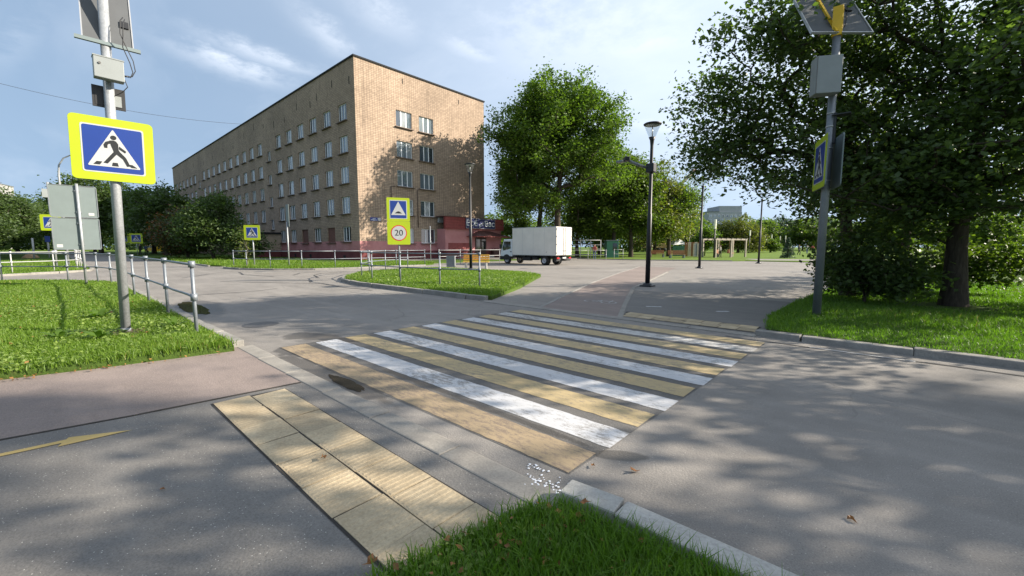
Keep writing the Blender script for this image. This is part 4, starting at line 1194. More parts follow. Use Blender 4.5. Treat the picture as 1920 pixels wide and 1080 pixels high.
# window templates: frame with two or three sashes
def win_parts(w, h, n):
    f = MB(); e = 0.06
    f.box(-w/2, -w/2+e, 0, 0.06, 0, h); f.box(w/2-e, w/2, 0, 0.06, 0, h); f.box(-w/2+e, w/2-e, 0, 0.06, 0, e); f.box(-w/2+e, w/2-e, 0, 0.06, h-e, h)
    for k in range(1, n):
        x = -w/2 + w*k/n; f.box(x-0.045, x+0.045, -0.004, 0.056, e, h-e)
    g = []
    for k in range(n):
        x0 = -w/2 + w*k/n + 0.045; x1 = -w/2 + w*(k+1)/n - 0.045
        q = MB(); q.add([(x0,0.03,e),(x1,0.03,e),(x1,0.03,h-e),(x0,0.03,h-e)], [(0,1,2,3)]); g.append(q)
    s = MB(); s.box(-w/2-0.14, w/2+0.14, -0.34, 0.02, -0.10, -0.02)
    return f, g, s
_wc = {}
def add_window(w, h, n, loc, rz):
    k = (round(w,3), round(h,3), n)
    if k not in _wc:
        f, g, s = win_parts(w, h, n)
        o = f.build('window', M['frame_white'], bld); o.location = loc; o.rotation_euler = (0,0,rz)
        kids = [q.build('pane', M['pane'], o) for q in g] + [s.build('window_sill', M['sill'], o)]
        _wc[k] = (o, kids); return o
    src, kids = _wc[k]
    o = src.copy(); link(o, bld); o.location = loc; o.rotation_euler = (0,0,rz)
    for c in kids:
        d_ = c.copy(); link(d_, o)
    return o
def board(w, h, loc, rz):
    m_ = MB(); m_.box(-w/2+0.002, w/2-0.002, 0.0, 0.04, 0.002, h-0.002); o = m_.build('boarded_window', M['board_brown'], bld, loc, (0,0,rz))
    m_ = MB(); m_.box(-w/2-0.14, w/2+0.14, -0.30, 0.0, -0.10, -0.02); m_.build('window_sill', M['sill'], o)
for (u0,u1,z0,z1,kd) in hL:
    c = ((u0+u1)/2, )
    if kd == 'board': board(u1-u0, z1-z0, (-c[0], 0.12, z0), 0)
    else: add_window(u1-u0-0.004, z1-z0-0.004, 3 if kd == 'w3' else 2, (-c[0], 0.12, z0+0.002), 0)
for (u0,u1,z0,z1,kd) in hR:
    add_window(u1-u0-0.004, z1-z0-0.004, 3, (-0.12, (u0+u1)/2, z0+0.002), R(90))
# vent slots and rust streaks under the eaves are small recessed-looking slots
r = random.Random(11)
for u in (1.0, 4.6, 8.2, 9.9, 13.6, 17.4, 21.0, 24.8, 28.6, 33.0, 38.5, 44.0, 50.5, 57.0, 65.0, 74.0):
    mb = MB(); z = r.uniform(16.4, 17.6); mb.box(-u-0.06, -u+0.06, -0.012, -0.003, z, z+r.uniform(0.5, 0.95)); mb.build('vent_slot', M['dark_gap'], bld)
for u, z in ((5.3,18.2),(12.9,18.0)):
    mb = MB(); mb.box(0.003, 0.012, u-0.05, u+0.05, z, z+0.5); mb.build('vent_slot', M['dark_gap'], bld)
# drain pipe and dark stains beside the windows of the sunny end
mb = MB(); mb.tube([(0.06,6.85,3.5),(0.06,6.85,7.5),(0.06,6.95,7.65),(0.06,7.3,7.68)], 0.05, 8); mb.build('drain_pipe', M['sill'], bld)
mb = MB(); mb.tube([(0.06,3.6,5.2),(0.06,3.6,7.6),(0.06,4.1,7.66)], 0.045, 8); mb.build('drain_pipe', M['sill'], bld)
# address plaque
mb = MB(); mb.box(0.01, 0.05, 1.15, 2.30, 4.00, 4.34); pq = mb.build('address_plaque', M['plaque_blue'], bld)
mb = MB(); mb.box(0.051, 0.056, 1.20, 1.85, 4.07, 4.11); mb.box(0.051, 0.056, 1.40, 1.75, 4.20, 4.23); mb.build('plaque_lettering', M['letter'], pq)
mb = MB(); mb.box(0.051, 0.055, 1.97, 2.26, 4.03, 4.31); mb.build('plaque_number_field', M['sticker'], pq)
# porch on the long side
mb = MB(); mb.box(-27.2, -20.6, -2.6, -0.003, 0, 3.05); po = mb.build('porch', M['beige_wall'], bld)
mb = MB(); mb.box(-27.4, -20.4, -2.8, -0.003, 3.05, 3.25); mb.build('porch_roof', M['roof_dark'], po)
mb = MB(); mb.box(-26.4, -25.3, -2.64, -2.60, 0.1, 2.2); mb.build('porch_door', M['plaque_blue'], po)
mb = MB(); mb.box(-27.22, -20.58, -2.62, -0.003, 0.0, 0.95); mb.build('porch_plinth', M['plinth'], po)
# air conditioner above the annex
mb = MB(); mb.bbox(0.08, 0.40, 9.45, 10.25, 4.15, 4.75, 0.03); ac = mb.build('air_conditioner', M['panel_grey'], bld)
mb = MB(); mb.box(0.02, 0.45, 9.5, 9.56, 4.05, 4.12); mb.box(0.02, 0.45, 10.14, 10.2, 4.05, 4.12); mb.build('wall_bracket', M['iron'], ac)

# shop annex on the sunny end
sh = thing('shop_annex', 'pink shop annex with a maroon fascia and canopy', 'shop', (BX, BY, 0))
y0, y1, pr = 9.45, 18.55, 1.45
mb = MB(); mb.box(0.003, pr, y0, y1, 0.0, 3.42); mb.build('wall', M['pink'], sh)
mb = MB(); mb.box(0.003, pr+0.03, y0-0.03, y1+0.03, 0.0, 1.0); mb.build('plinth', M['plinth'], sh)
mb = MB(); mb.box(pr+0.002, pr+0.025, y0+0.4, y0+3.6, 1.05, 1.85); mb.build('maroon_panel', M['shop_red'], sh)
mb = MB(); mb.box(pr-0.10, pr+0.22, y0-0.12, y1+0.25, 3.42, 4.78); fa = mb.build('fascia', M['shop_red'], sh)
for i in range(4):
    mb = MB(); mb.box(pr+0.221, pr+0.232, y0-0.10, y1+0.23, 3.55+0.30*i, 3.57+0.30*i); mb.build('cladding_rib', M['plinth'], fa)
mb = MB(); mb.box(0.003, pr+0.30, y0-0.2, y1+0.33, 4.78, 4.86); mb.build('roof', M['canopy'], sh)
sgn = MB(); sgn.bbox(-2.42, 2.42, -0.06, 0.0, -0.60, 0.60, 0.01); sgn = sgn.build('shop_sign', M['ink_blue'], sh, (pr+0.30, y0+5.22, 4.16), (0, 0, R(90)))
mb = MB()
for (a, c, d_, e) in ((-2.42,2.42,0.56,0.60),(-2.42,2.42,-0.60,-0.56),(-2.42,-2.385,-0.56,0.56),(2.385,2.42,-0.56,0.56)): mb.box(a, c, -0.075, -0.061, d_, e)
mb.build('sign_rim', M['sticker'], sgn)
text_mesh('Всё', 0.95, 'sign_lettering', M['letter'], sgn, (-1.48, -0.075, 0.0), (R(90), 0, 0), 0.012, 0, 1.08, 0.0)
text_mesh('для', 0.50, 'sign_lettering', M['letter'], sgn, (0.0, -0.075, -0.12), (R(90), R(-22), 0), 0.012, 0.3, 0.95, 0.0)
text_mesh('Вас', 0.95, 'sign_lettering', M['letter'], sgn, (1.45, -0.075, -0.02), (R(90), 0, 0), 0.012, 0, 1.06, 0.0)
# entrance canopy with a hipped roof
ca = MB(); X0, X1, Y0_, Y1_ = pr+0.03, pr+1.75, y0+3.2, y0+8.9
ca.add([(X1,Y0_,2.62),(X1,Y1_,2.62),(X0,Y1_,2.62),(X0,Y0_,2.62),(X0,Y0_+1.9,3.32),(X0,Y1_-1.9,3.32)],
       [(0,1,5,4),(1,2,5),(3,0,4),(3,2,1,0),(2,3,4,5)])
cn = ca.build('canopy', M['canopy'], sh)
mb = MB(); mb.box(X0,X1+0.02,Y0_-0.03,Y0_,2.55,2.64); mb.box(X1,X1+0.04,Y0_,Y1_,2.55,2.64); mb.box(X0,X1+0.02,Y1_,Y1_+0.03,2.55,2.64); mb.build('canopy_edge', M['shop_red'], cn)
for yy in (Y0_+0.1, Y1_-0.1):
    mb = MB(); mb.tube([(X1-0.08,yy,0),(X1-0.08,yy,2.6)], 0.035, 8); mb.build('canopy_post', M['iron'], cn)
dd = MB(); dd.box(pr+0.031, pr+0.05, y0+4.55, y0+6.4, 0.3, 2.55); dd = dd.build('door', M['door_dark'], sh)
mb = MB(); mb.box(pr+0.051,pr+0.055,y0+4.70,y0+5.35,1.1,2.3); mb.build('door_pane', M['pane_dark'], dd)
mb = MB(); mb.box(pr+0.051,pr+0.055,y0+5.6,y0+6.25,1.1,2.3); mb.build('door_pane', M['pane_dark'], dd)
mb = MB(); mb.box(pr+0.031, pr+1.1, y0+4.3, y0+6.7, 0.0, 0.30); mb.build('door_step', M['concrete'], sh)
mb = MB(); mb.bbox(pr+0.3, pr+0.7, y0+7.1, y0+8.1, 0.5, 1.15, 0.03); mb.build('counter_box', M['canopy'], sh)

# overhead wire
w_ = MB()
pa, pb_ = Vector((-72, -6.0, 19.3)), Vector((-72.5, 20.6, 19.5))
w_.tube([pa.lerp(pb_, k/16) + Vector((0,0,-1.9*4*(k/16)*(1-k/16)*0.5)) for k in range(17)], 0.02, 5)
tag(w_.build('overhead_wire', M['cable']), 'thin dark wire sagging across the sky to the block roof', 'wire')

# ------------------------------------------------------------------ far buildings
def far_block(label, x, y, rz, w, d, h, mat, nx, nz, wx=0.5, notch=None):
    t = thing('far_building', label, 'building', (x, y, 0), rz)
    b = MB(); b.box(-w/2, w/2, 0, d, 0, h)
    if notch: b.box(notch[0], notch[1], 0.4, d, h, h+notch[2])
    b.build('wall', mat, t)
    b = MB(); b.box(-w/2-0.3, w/2+0.3, -0.3, d+0.3, h+0.003, h+0.35) if not notch else b.box(-w/2-0.3, notch[0]-0.1, -0.3, d+0.3, h+0.003, h+0.35)
    b.build('roof_edge', M['galv_dull'], t)
    src = None
    for i in range(nx):
        for k in range(nz):
            cx = -w/2 + w*(i+0.5)/nx; z0 = 1.2 + (h-1.8)*k/nz; ww = w/nx*wx; hh = (h-1.8)/nz*0.52
            if src is None:
                b = MB(); b.box(-ww/2-0.1, ww/2+0.1, -0.08, -0.003, -0.1, hh+0.1); src = b.build('window', M['frame_white'], t)
                b = MB(); b.box(-ww/2, ww/2, -0.10, -0.081, 0, hh); pn = b.build('pane', M['pane'], src); o = src
            else:
                o = src.copy(); link(o, t); p2 = pn.copy(); link(p2, o)
            o.location = (cx, 0, z0)
    # side face windows
    return t
far_block('grey panel high-rise behind the park trees', *(-62.95, 232.62), R(42), 17, 14, 19.0, M['panel_grey'], 8, 8, 0.5, (-3, 8.5, 3.0))
far_block('low brown block left of the grey high-rise', *(-83.46, 247.79), R(42), 13, 12, 15.2, M['panel_tan'], 5, 5, 0.5)
far_block('white balconied block glimpsed below the dark tree', *(-43.48, 263.60), R(42), 16, 12, 12.5, M['panel_pale'], 5, 4, 0.7)
far_block('pale high-rise at the left edge above the trees', *(-373.22, -26.58), R(72), 24, 14, 36, M['panel_pale'], 9, 13, 0.5)
# mobile crane
cx_, cy_ = (-49.31, 114.38)
t = thing('mobile_crane', 'mobile crane boom rising over the trees', 'crane', (cx_, cy_, 0), R(42))
b = MB(); b.bbox(-5,4,-1.3,1.3,1.0,2.2,0.1); b.bbox(-5.8,-4.6,-1.25,1.25,0.8,3.0,0.15); b.build('carrier', M['hood_red'], t)
for x in (-4.6,-1.5,1.2,2.8):
    for s in (-1.1,1.1):
        b = MB(); b.lathe([(0.1,-0.2),(0.55,-0.2),(0.55,0.2),(0.1,0.2)], n=14); b.build('wheel', M['rubber'], t, (x,s,0.55), (R(90),0,0))
b = MB(); b.tube([(-6.0,0,2.4),(2.0,0,12.4),(2.1,0,12.55)], [0.6,0.55,0.55], 4, smooth=False); b.tube([(2.0,0,12.4),(7.0,0,18.6)], 0.52, 4, smooth=False); b.tube([(7.0,0,18.6),(10.6,0,22.2)], 0.42, 4, smooth=False); b.build('boom', M['pergola'], t)
b = MB(); b.bbox(10.3,11.2,-0.3,0.3,21.9,22.7,0.08); b.build('boom_head', M['hood_red'], t)
b = MB(); b.tube([(10.9,0,22),(10.9,0,9)], 0.03, 4); b.build('hoist_rope', M['cable'], t)

# ------------------------------------------------------------------ park furniture in the distance
x, y = (-15.96, 55.60); x2, y2 = (-13.96, 61.43)
L = math.hypot(x2-x, y2-y); rz = math.atan2(y2-y, x2-x)
t = thing('pergola', 'grey timber pergola frame with swings in the park', 'pergola', (x, y, 0.05), rz)
for i in range(3):
    for yy in (0, 1.8):
        b = MB(); b.box(L*i/2-0.09, L*i/2+0.09, yy-0.09, yy+0.09, 0, 2.2); b.build('post', M['pergola'], t)
for yy in (0, 1.8):
    b = MB(); b.box(-0.2, L+0.2, yy-0.08, yy+0.08, 2.2, 2.38); b.build('beam', M['pergola'], t)
for i in range(7):
    b = MB(); b.box(L*i/6-0.05, L*i/6+0.05, -0.2, 2.0, 2.381, 2.46); b.build('rafter', M['pergola'], t)
for i in range(2):
    c = L*(0.27+0.46*i)
    b = MB(); b.box(c-0.5, c+0.5, 0.6, 1.1, 0.5, 0.56); b.box(c-0.5, c+0.5, 1.1, 1.14, 0.56, 1.0); b.tube([(c-0.48,0.85,0.5),(c-0.48,0.85,2.2)], 0.015, 4); b.tube([(c+0.48,0.85,0.5),(c+0.48,0.85,2.2)], 0.015, 4); b.build('swing_seat', M['wood_brown'], t)
def board_fence(label, x, y, rz, n, w, h, mats):
    t = thing('board_fence', label, 'fence', (x, y, 0.04), rz)
    for i in range(n):
        b = MB(); b.box(i*w, i*w+w-0.03, 0, 0.03, 0.05, h); b.build('board', mats[i % len(mats)], t)
    b = MB(); b.box(0, n*w, 0.031, 0.08, 0.3, 0.38); b.box(0, n*w, 0.031, 0.08, h-0.35, h-0.27); b.build('cross_rail', M['wood_brown'], t)
x, y = (-20.63, 58.12); board_fence('brown and pale board fence panel by the second lamp', x, y, R(42), 9, 0.22, 2.0, [M['wood_brown'], M['wood_brown'], M['fence_pale'], M['fence_pale']])
x, y = (-22.97, 60.05); board_fence('green fence panel left of the brown boards', x, y, R(42), 7, 0.24, 1.5, [M['green_paint']])
x, y = (-19.42, 57.86); board_fence('pale upright board panel with blue edges near the second lamp', x, y, R(42), 5, 0.18, 1.8, [M['fence_pale'], M['sticker'], M['signback']])
x, y = (-26.95, 72.62)
t = thing('market_tent', 'white peaked tarpaulin tent behind the green fence', 'tent', (x, y, 0.04), R(42))
b = MB(); b.add([(-1.3,-1.3,1.7),(1.3,-1.3,1.7),(1.3,1.3,1.7),(-1.3,1.3,1.7),(-0.2,0,2.9)], [(0,1,4),(1,2,4),(2,3,4),(3,0,4)]); b.build('roof', M['tent'], t)
for sx in (-1.25, 1.25):
    for sy in (-1.25, 1.25):
        b = MB(); b.tube([(sx,sy,0),(sx,sy,1.72)], 0.03, 5); b.build('leg', M['white_metal'], t)
x, y = (-25.48, 47.03)
t = thing('kiosk', 'small grey green kiosk with a dark window among the trunks', 'kiosk', (x, y, 0.04), R(42))
b = MB(); b.bbox(-0.75,0.75,0,1.4,0,2.1,0.03); b.build('body', M['green_paint'], t)
b = MB(); b.box(0.0,0.55,-0.02,-0.001,0.9,1.8); b.build('window', M['pane_dark'], t)
b = MB(); b.box(-0.85,0.85,-0.1,1.5,2.1,2.2); b.build('roof', M['galv_dull'], t)
x, y = (-26.91, 43.04)
t = thing('exercise_frame', 'white metal exercise frame under the trees behind the truck', 'frame', (x, y, 0.04), R(42))
for i in range(4):
    b = MB(); b.tube([(-1.8+1.2*i,0,0),(-1.8+1.2*i,0,2.2)], 0.045, 6); b.build('post', M['white_metal'], t)
for z in (1.1, 1.6, 2.15):
    b = MB(); b.tube([(-1.8,0,z),(1.8,0,z)], 0.035, 6); b.build('bar', M['white_metal'], t)
x, y = (-74.87, -1.48)
bm = bmesh.new(); bmesh.ops.create_icosphere(bm, subdivisions=3, radius=0.7)
rr = random.Random(4)
from mathutils import noise as mnoise
for v in bm.verts:
    v.co *= 1 + 0.25*mnoise.noise(v.co*1.6); v.co.z = max(v.co.z*0.65, -0.1); v.co.x *= 1.3
me = bpy.data.meshes.new('boulder'); bm.to_mesh(me); bm.free(); me.materials.append(M['boulder'])
for p in me.polygons: p.use_smooth = True
o = bpy.data.objects.new('boulder', me); link(o); o.location = (x, y, 0.1); tag(o, 'brown boulder on the far left lawn by the white post', 'boulder')

# far yellow van under the trees
x, y = (-127.91, 16.70)
t = thing('parked_van', 'small bright yellow van far off under the dark trees', 'van', (x, y, 0.02), R(20))
b = MB(); b.plate([(-1.9,0.35),(-1.95,0.95),(-1.4,1.1),(-0.9,1.75),(1.9,1.8),(1.95,0.35)], -0.85, 0.85); b.build('body', M['yellow_steel'], t)
b = MB(); b.plate([(-1.25,1.12),(-0.85,1.62),(0.2,1.65),(0.2,1.12)], -0.86, -0.852); b.build('side_window', M['pane_dark'], t)
b = MB(); b.plate([(0.35,1.12),(0.35,1.65),(1.7,1.67),(1.7,1.12)], -0.86, -0.852); b.build('side_window', M['pane_dark'], t)
for xx in (-1.2, 1.25):
    for s in (-0.8, 0.8):
        b = MB(); b.lathe([(0.05,-0.1),(0.33,-0.1),(0.33,0.1),(0.05,0.1)], n=14); b.build('wheel', M['rubber'], t, (xx,s,0.33), (R(90),0,0))

# ------------------------------------------------------------------ people, far off
M['skin'] = paint('skin', (0.45, 0.26, 0.18), 0.6, 0.05)
def person(label, x, y, z, rz, shirt, trousers, hair, h=1.72, stride=0.22):
    J = {'pel':(0,0,.53),'che':(0,.01,.70),'nec':(0,.01,.82),'hd0':(0,.0,.875),'hd1':(0,-.01,.955),
         'hl':(-.052,0,.50),'kl':(-.055,-stride*.5,.28),'al':(-.055,-stride*.35,.04),'tl':(-.055,-stride*.35-.09,.015),
         'hr':(.052,0,.50),'kr':(.055,stride*.30,.28),'ar':(.055,stride*.75,.05),'tr':(.055,stride*.75-.09,.02),
         'sl':(-.105,.01,.79),'el':(-.135,stride*.25,.63),'wl':(-.135,stride*.2-.04,.49),
         'sr':(.105,.01,.79),'er':(.135,-stride*.1,.63),'wr':(.13,-stride*.5,.51)}
    E = [('pel','che'),('che','nec'),('nec','hd0'),('hd0','hd1'),('pel','hl'),('hl','kl'),('kl','al'),('al','tl'),('pel','hr'),('hr','kr'),('kr','ar'),('ar','tr'),
         ('che','sl'),('sl','el'),('el','wl'),('che','sr'),('sr','er'),('er','wr')]
    rad = {'pel':.075,'che':.085,'nec':.035,'hd0':.05,'hd1':.05,'hl':.055,'kl':.04,'al':.028,'tl':.02,'hr':.055,'kr':.04,'ar':.028,'tr':.02,'sl':.042,'el':.032,'wl':.022,'sr':.042,'er':.032,'wr':.022}
    names = list(J); me = bpy.data.meshes.new('person')
    me.from_pydata([tuple(c*h for c in J[n]) for n in names], [(names.index(a), names.index(b_)) for a, b_ in E], [])
    o = bpy.data.objects.new('person', me); COL.objects.link(o)
    o.modifiers.new('skin', 'SKIN'); ss = o.modifiers.new('sub', 'SUBSURF'); ss.levels = 1
    for i, n in enumerate(names):
        sv = me.skin_vertices[0].data[i]; sv.radius = (rad[n]*h, rad[n]*h*0.85); sv.use_root = (n == 'pel')
    bpy.context.view_layer.update()
    m2 = bpy.data.meshes.new_from_object(o.evaluated_get(bpy.context.evaluated_depsgraph_get()))
    bpy.data.objects.remove(o)
    m2.materials.clear()
    for m_ in (shirt, trousers, M['skin'], hair): m2.materials.append(m_)
    for p in m2.polygons:
        zc = p.center.z/h; p.use_smooth = True
        p.material_index = 3 if (zc > .93 or (zc > .88 and p.center.y > .01*h)) else 2 if zc > .82 else 0 if (zc > .52 and not (abs(p.center.x) > .11*h and zc < .56)) else 1
    o = bpy.data.objects.new('person', m2); link(o); o.location = (x, y, z); o.rotation_euler = (0, 0, rz)
    return tag(o, label, 'person', 'people far off in the park and street')
cl = [paint('cloth_black', (0.015,0.015,0.018), 0.8), paint('cloth_red', (0.35,0.07,0.06), 0.8), paint('cloth_blue', (0.06,0.09,0.18), 0.8), paint('cloth_pale', (0.55,0.52,0.48), 0.8), paint('hair_dark', (0.03,0.02,0.015), 0.7)]
x, y = (-10.44, 79.41); person('dark clothed person walking right of the spruce', x, y, 0.07, R(80), cl[0], cl[0], cl[4])
x, y = (-11.23, 94.84); person('person in a pale top on the far park path', x, y, 0.07, R(200), cl[3], cl[2], cl[4])
x, y = (-10.76, 97.96); person('person in a red top beside the pale topped one', x, y, 0.07, R(190), cl[1], cl[0], cl[4])
x, y = (-87.83, 9.72); person('person in black standing below the small distant crossing sign', x, y, 0.08, R(30), cl[0], cl[0], cl[4], 1.75, 0.05)
x, y = (-88.46, 10.50); person('dark clothed person left of the distant yellow van', x, y, 0.08, R(60), cl[2], cl[0], cl[4], 1.7, 0.08)
x, y = (-24.54, 41.14); person('person in a pinkish top behind the white railing', x, y, 0.05, R(20), cl[1], cl[2], cl[4], 1.7, 0.1)
x, y = (-15.82, 57.07); person('person in a pale top under the pergola', x, y, 0.05, R(120), cl[3], cl[0], cl[4], 1.65, 0.1)

# ------------------------------------------------------------------ trees
def tree(label, x, y, h, lobes, n_cl, n_lf, leaf, cl_r, mat, seed, trunk_r=0.22, trunk_h=2.5, z=0.05, name='deciduous_tree', cat='tree',
         group=None, barkm=None, lean=(0, 0), flat=0.6, stems=1, droop=0.0, shell=0.55):
    """lobes: (dx, dy, z, rx, ry, rz) ellipsoids that make up the crown"""
    g = np.random.default_rng(seed)
    root = thing(name, label, cat, (x, y, z), 0, group)
    vol = np.array([l[3]*l[4]*l[5] for l in lobes]) ** 0.75; vol = vol/vol.sum()
    C = []
    for l, f in zip(lobes, vol):
        k = max(3, int(n_cl*f))
        d = g.normal(size=(k, 3)); d /= np.linalg.norm(d, axis=1)[:, None]
        rr_ = shell + (1-shell)*g.random(k)**0.6
        rr_ = np.where(g.random(k) < 0.25, g.random(k)**0.5*shell, rr_)
        rr_ *= 1 + 0.10*g.normal(size=k)
        p = d*rr_[:, None]*np.array(l[3:6]) + np.array(l[0:3])
        C.append(p)
    C = np.vstack(C); C = C[C[:, 2] > 0.35]
    # skeleton: trunk nodes, then join each cluster to the nearest node already placed
    nodes = []; par = []
    top = h*0.62
    for s in range(stems):
        an = 2*math.pi*s/max(1, stems) + 0.7
        m = 9
        for i in range(m):
            f = i/(m-1); zz = top*f
            sp = 0.0 if stems == 1 else max(0, zz - 0.2*trunk_h)*0.22
            px_ = lean[0]*f + sp*math.cos(an) + 0.05*h*0.35*math.sin(2.1*f*3+seed)*f
            py_ = lean[1]*f + sp*math.sin(an) + 0.05*h*0.35*math.cos(1.7*f*3+seed*2)*f
            nodes.append((px_, py_, zz)); par.append(-1 if i == 0 else len(nodes)-2)
    nT = len(nodes)
    order = np.argsort(np.linalg.norm(C - np.array([lean[0]*0.5, lean[1]*0.5, top*0.7]), axis=1))
    N = np.zeros((nT + len(C)*2, 3)); N[:nT] = nodes; cnt = nT
    ok_ = np.zeros(len(N), bool)
    for i in range(nT): ok_[i] = N[i, 2] > trunk_h*0.8
    ends = []
    for ci in order:
        c = C[ci]
        dv = N[:cnt] - c
        dist = np.linalg.norm(dv, axis=1) + 0.9*np.maximum(0, dv[:, 2])      # prefer joining from below
        dist[~ok_[:cnt]] += 100
        j = int(np.argmin(dist))
        mid = (N[j] + c)/2 + g.normal(size=3)*0.07*np.linalg.norm(N[j]-c) + np.array([0, 0, 0.06*np.linalg.norm(N[j]-c)])
        N[cnt] = mid; par.append(j); ok_[cnt] = True
        N[cnt+1] = c; par.append(cnt); ok_[cnt+1] = True
        ends.append(cnt+1); cnt += 2
    w = np.zeros(cnt)
    for e in ends: w[e] = 1
    for i in range(cnt-1, -1, -1):
        if par[i] >= 0 and par[i] < i: w[par[i]] += w[i]
    wmax = max(w.max(), 1)
    rad = trunk_r*np.maximum(w/wmax, 1e-4)**0.46
    rad = np.maximum(rad, 0.010 if leaf < 0.2 else 0.016)
    for s in range(stems):
        for i in range(9):
            k = s*9+i; base = trunk_r/(stems**0.5)
            lim = base*(1.0 - 0.55*i/8); rad[k] = min(max(rad[k], lim*0.6), lim) if i > 1 else base*(1.28 if i == 0 else 1.0)
    V = []; F = []; nv = 0
    for i in range(cnt):
        j = par[i]
        if j < 0: continue
        a, b_ = N[j], N[i]; t_ = b_-a; Ln = np.linalg.norm(t_)
        if Ln < 1e-5: continue
        t_ /= Ln; k = 10 if i < nT else (6 if rad[i] > 0.04 else 4)
        u = np.cross(t_, [0.3, 0.5, 0.8]); u /= np.linalg.norm(u); v_ = np.cross(t_, u)
        an = np.arange(k)*2*math.pi/k
        ring = np.outer(np.cos(an), u) + np.outer(np.sin(an), v_)
        ra = rad[j] if (j < nT and i < nT) or j >= nT else min(rad[j], rad[i]*1.5)
        V.append(a + ring*min(ra, rad[i]*1.9)); V.append(b_ + ring*rad[i])
        for q in range(k):
            q2 = (q+1) % k; F.append((nv+q, nv+q2, nv+k+q2, nv+k+q))
        nv += 2*k
    fast_mesh('trunk', np.vstack(V), np.array(F), barkm or M['bark'], root, smooth=True)
    # leaves
    E_ = N[ends]; n = len(E_)*n_lf
    cs = np.repeat(E_, n_lf, axis=0)
    crr = cl_r*(0.65 + 0.7*g.random(len(E_))); crr = np.repeat(crr, n_lf)
    P = g.normal(size=(n, 3))*0.55
    P[:, 2] *= flat
    P = cs + P*crr[:, None]
    if droop: P[:, 2] -= droop*np.linalg.norm(P[:, :2] - cs[:, :2], axis=1)
    P = P[P[:, 2] > 0.12]; n = len(P)
    leaf_cloud('crown', P, leaf, g, mat, root)
    return root

def leaf_cloud(name, P, leaf, g, mat, root, up=0.55):
    n = len(P)
    nrm = g.normal(size=(n, 3)); nrm[:, 2] = np.abs(nrm[:, 2]) + up
    nrm /= np.linalg.norm(nrm, axis=1)[:, None]
    a = np.cross(nrm, g.normal(size=(n, 3))); a /= np.linalg.norm(a, axis=1)[:, None]
    b_ = np.cross(nrm, a)
    s = leaf*(0.6 + 0.8*g.random(n))[:, None]
    v0 = P - a*s*0.55; v1 = P + b_*s*0.36 + nrm*s*0.10; v2 = P + a*s*0.55; v3 = P - b_*s*0.36 + nrm*s*0.10
    V = np.empty((n*4, 3)); V[0::4] = v0; V[1::4] = v1; V[2::4] = v2; V[3::4] = v3
    i = np.arange(n)*4
    F = np.empty((n*2, 3), int); F[0::2] = np.stack([i, i+1, i+2], 1); F[1::2] = np.stack([i, i+2, i+3], 1)
    return fast_mesh(name, V, F, mat, root, np.repeat(g.random(n), 2))

# big dark tree on the right, trunk in view
tree('broad dark tree with a thick trunk on the right verge', 1.2, 13.9, 8.6,
     [(0.5,0.2,4.9,3.4,3.2,2.1),(-1.6,-1.4,3.1,2.4,2.2,1.0),(1.6,-2.4,4.2,2.4,2.4,1.7),(3.2,2.4,4.4,3.0,3.0,2.2),(3.4,2.8,2.7,2.2,2.2,1.1),(0.3,-0.4,6.8,2.0,2.0,1.1),(2.4,1.4,6.4,2.4,2.2,1.4),(-1.2,-0.5,2.1,1.3,1.2,0.8),(0.0,-0.6,2.7,1.5,1.4,0.7),(1.9,1.4,2.3,0.9,0.9,0.6),(0.1,-1.5,2.5,1.6,1.0,0.6)],
     560, 120, 0.108, 0.55, M['leaf_dark'], 3, 0.21, 1.6, flat=0.7)
tree('airy dark tree behind the right pole reaching over the plaza', -0.75, 14.6, 8.6,
     [(0,-0.6,4.9,2.2,2.0,1.6),(-1.9,-1.6,4.0,2.0,1.7,1.0),(-0.6,-1.2,6.2,1.5,1.5,0.9),(-1.3,-3.3,6.1,1.35,1.3,1.15),(0.0,-2.5,6.7,1.5,1.4,1.1),(-2.6,-2.2,5.4,1.3,1.2,0.8),(0.2,0.2,3.2,2.2,2.2,0.9),(-2.9,-2.6,4.2,1.0,0.9,0.5)],
     390, 95, 0.100, 0.50, M['leaf_dark'], 14, 0.16, 2.0, flat=0.65, lean=(-0.3, -0.2))
# trees further along the verge, right of the view: their shade falls across the crossing
tree('leafy roadside tree beyond the right edge of the view', 7.3, 9.7, 7.6, [(0,0,5.0,3.0,3.0,2.0)],
     23, 180, 0.17, 0.70, M['leaf_dark'], 21, 0.2, 1.8, group='roadside trees outside the view')
tree('tallest roadside tree outside the view on the right', 20.5, 20.5, 18.5, [(0,0,14.2,4.6,4.6,3.2),(-1.0,1.4,11.0,3.4,3.4,1.6)],
     17, 190, 0.27, 1.15, M['leaf_dark'], 22, 0.22, 2.2, group='roadside trees outside the view')
tree('tall roadside tree outside the view by the lower kerb', 21.0, 14.8, 16.5, [(0,0,12.4,3.4,3.4,3.0)],
     9, 190, 0.27, 1.15, M['leaf_dark'], 27, 0.3, 3.0, group='roadside trees outside the view')
tree('park tree half hidden behind the dark trees', 0.4, 20.0, 5.8, [(0,0,3.8,2.2,2.2,1.6),(-0.6,0.2,2.9,1.5,1.5,0.8)], 170, 55, 0.15, 0.6, M['leaf_mid'], 24, 0.16, 1.6)
tree('second park tree beyond the footway, right edge', 5.8, 28.2, 7.8, [(0,0,5.0,3.0,3.0,2.4)], 130, 50, 0.18, 0.7, M['leaf_mid'], 25, 0.2, 2.0)
tree('third park tree beyond the footway, right edge', 8.8, 37.5, 8.6, [(0,0,5.4,3.4,3.4,2.6)], 130, 45, 0.2, 0.75, M['leaf_mid'], 26, 0.2, 2.0)
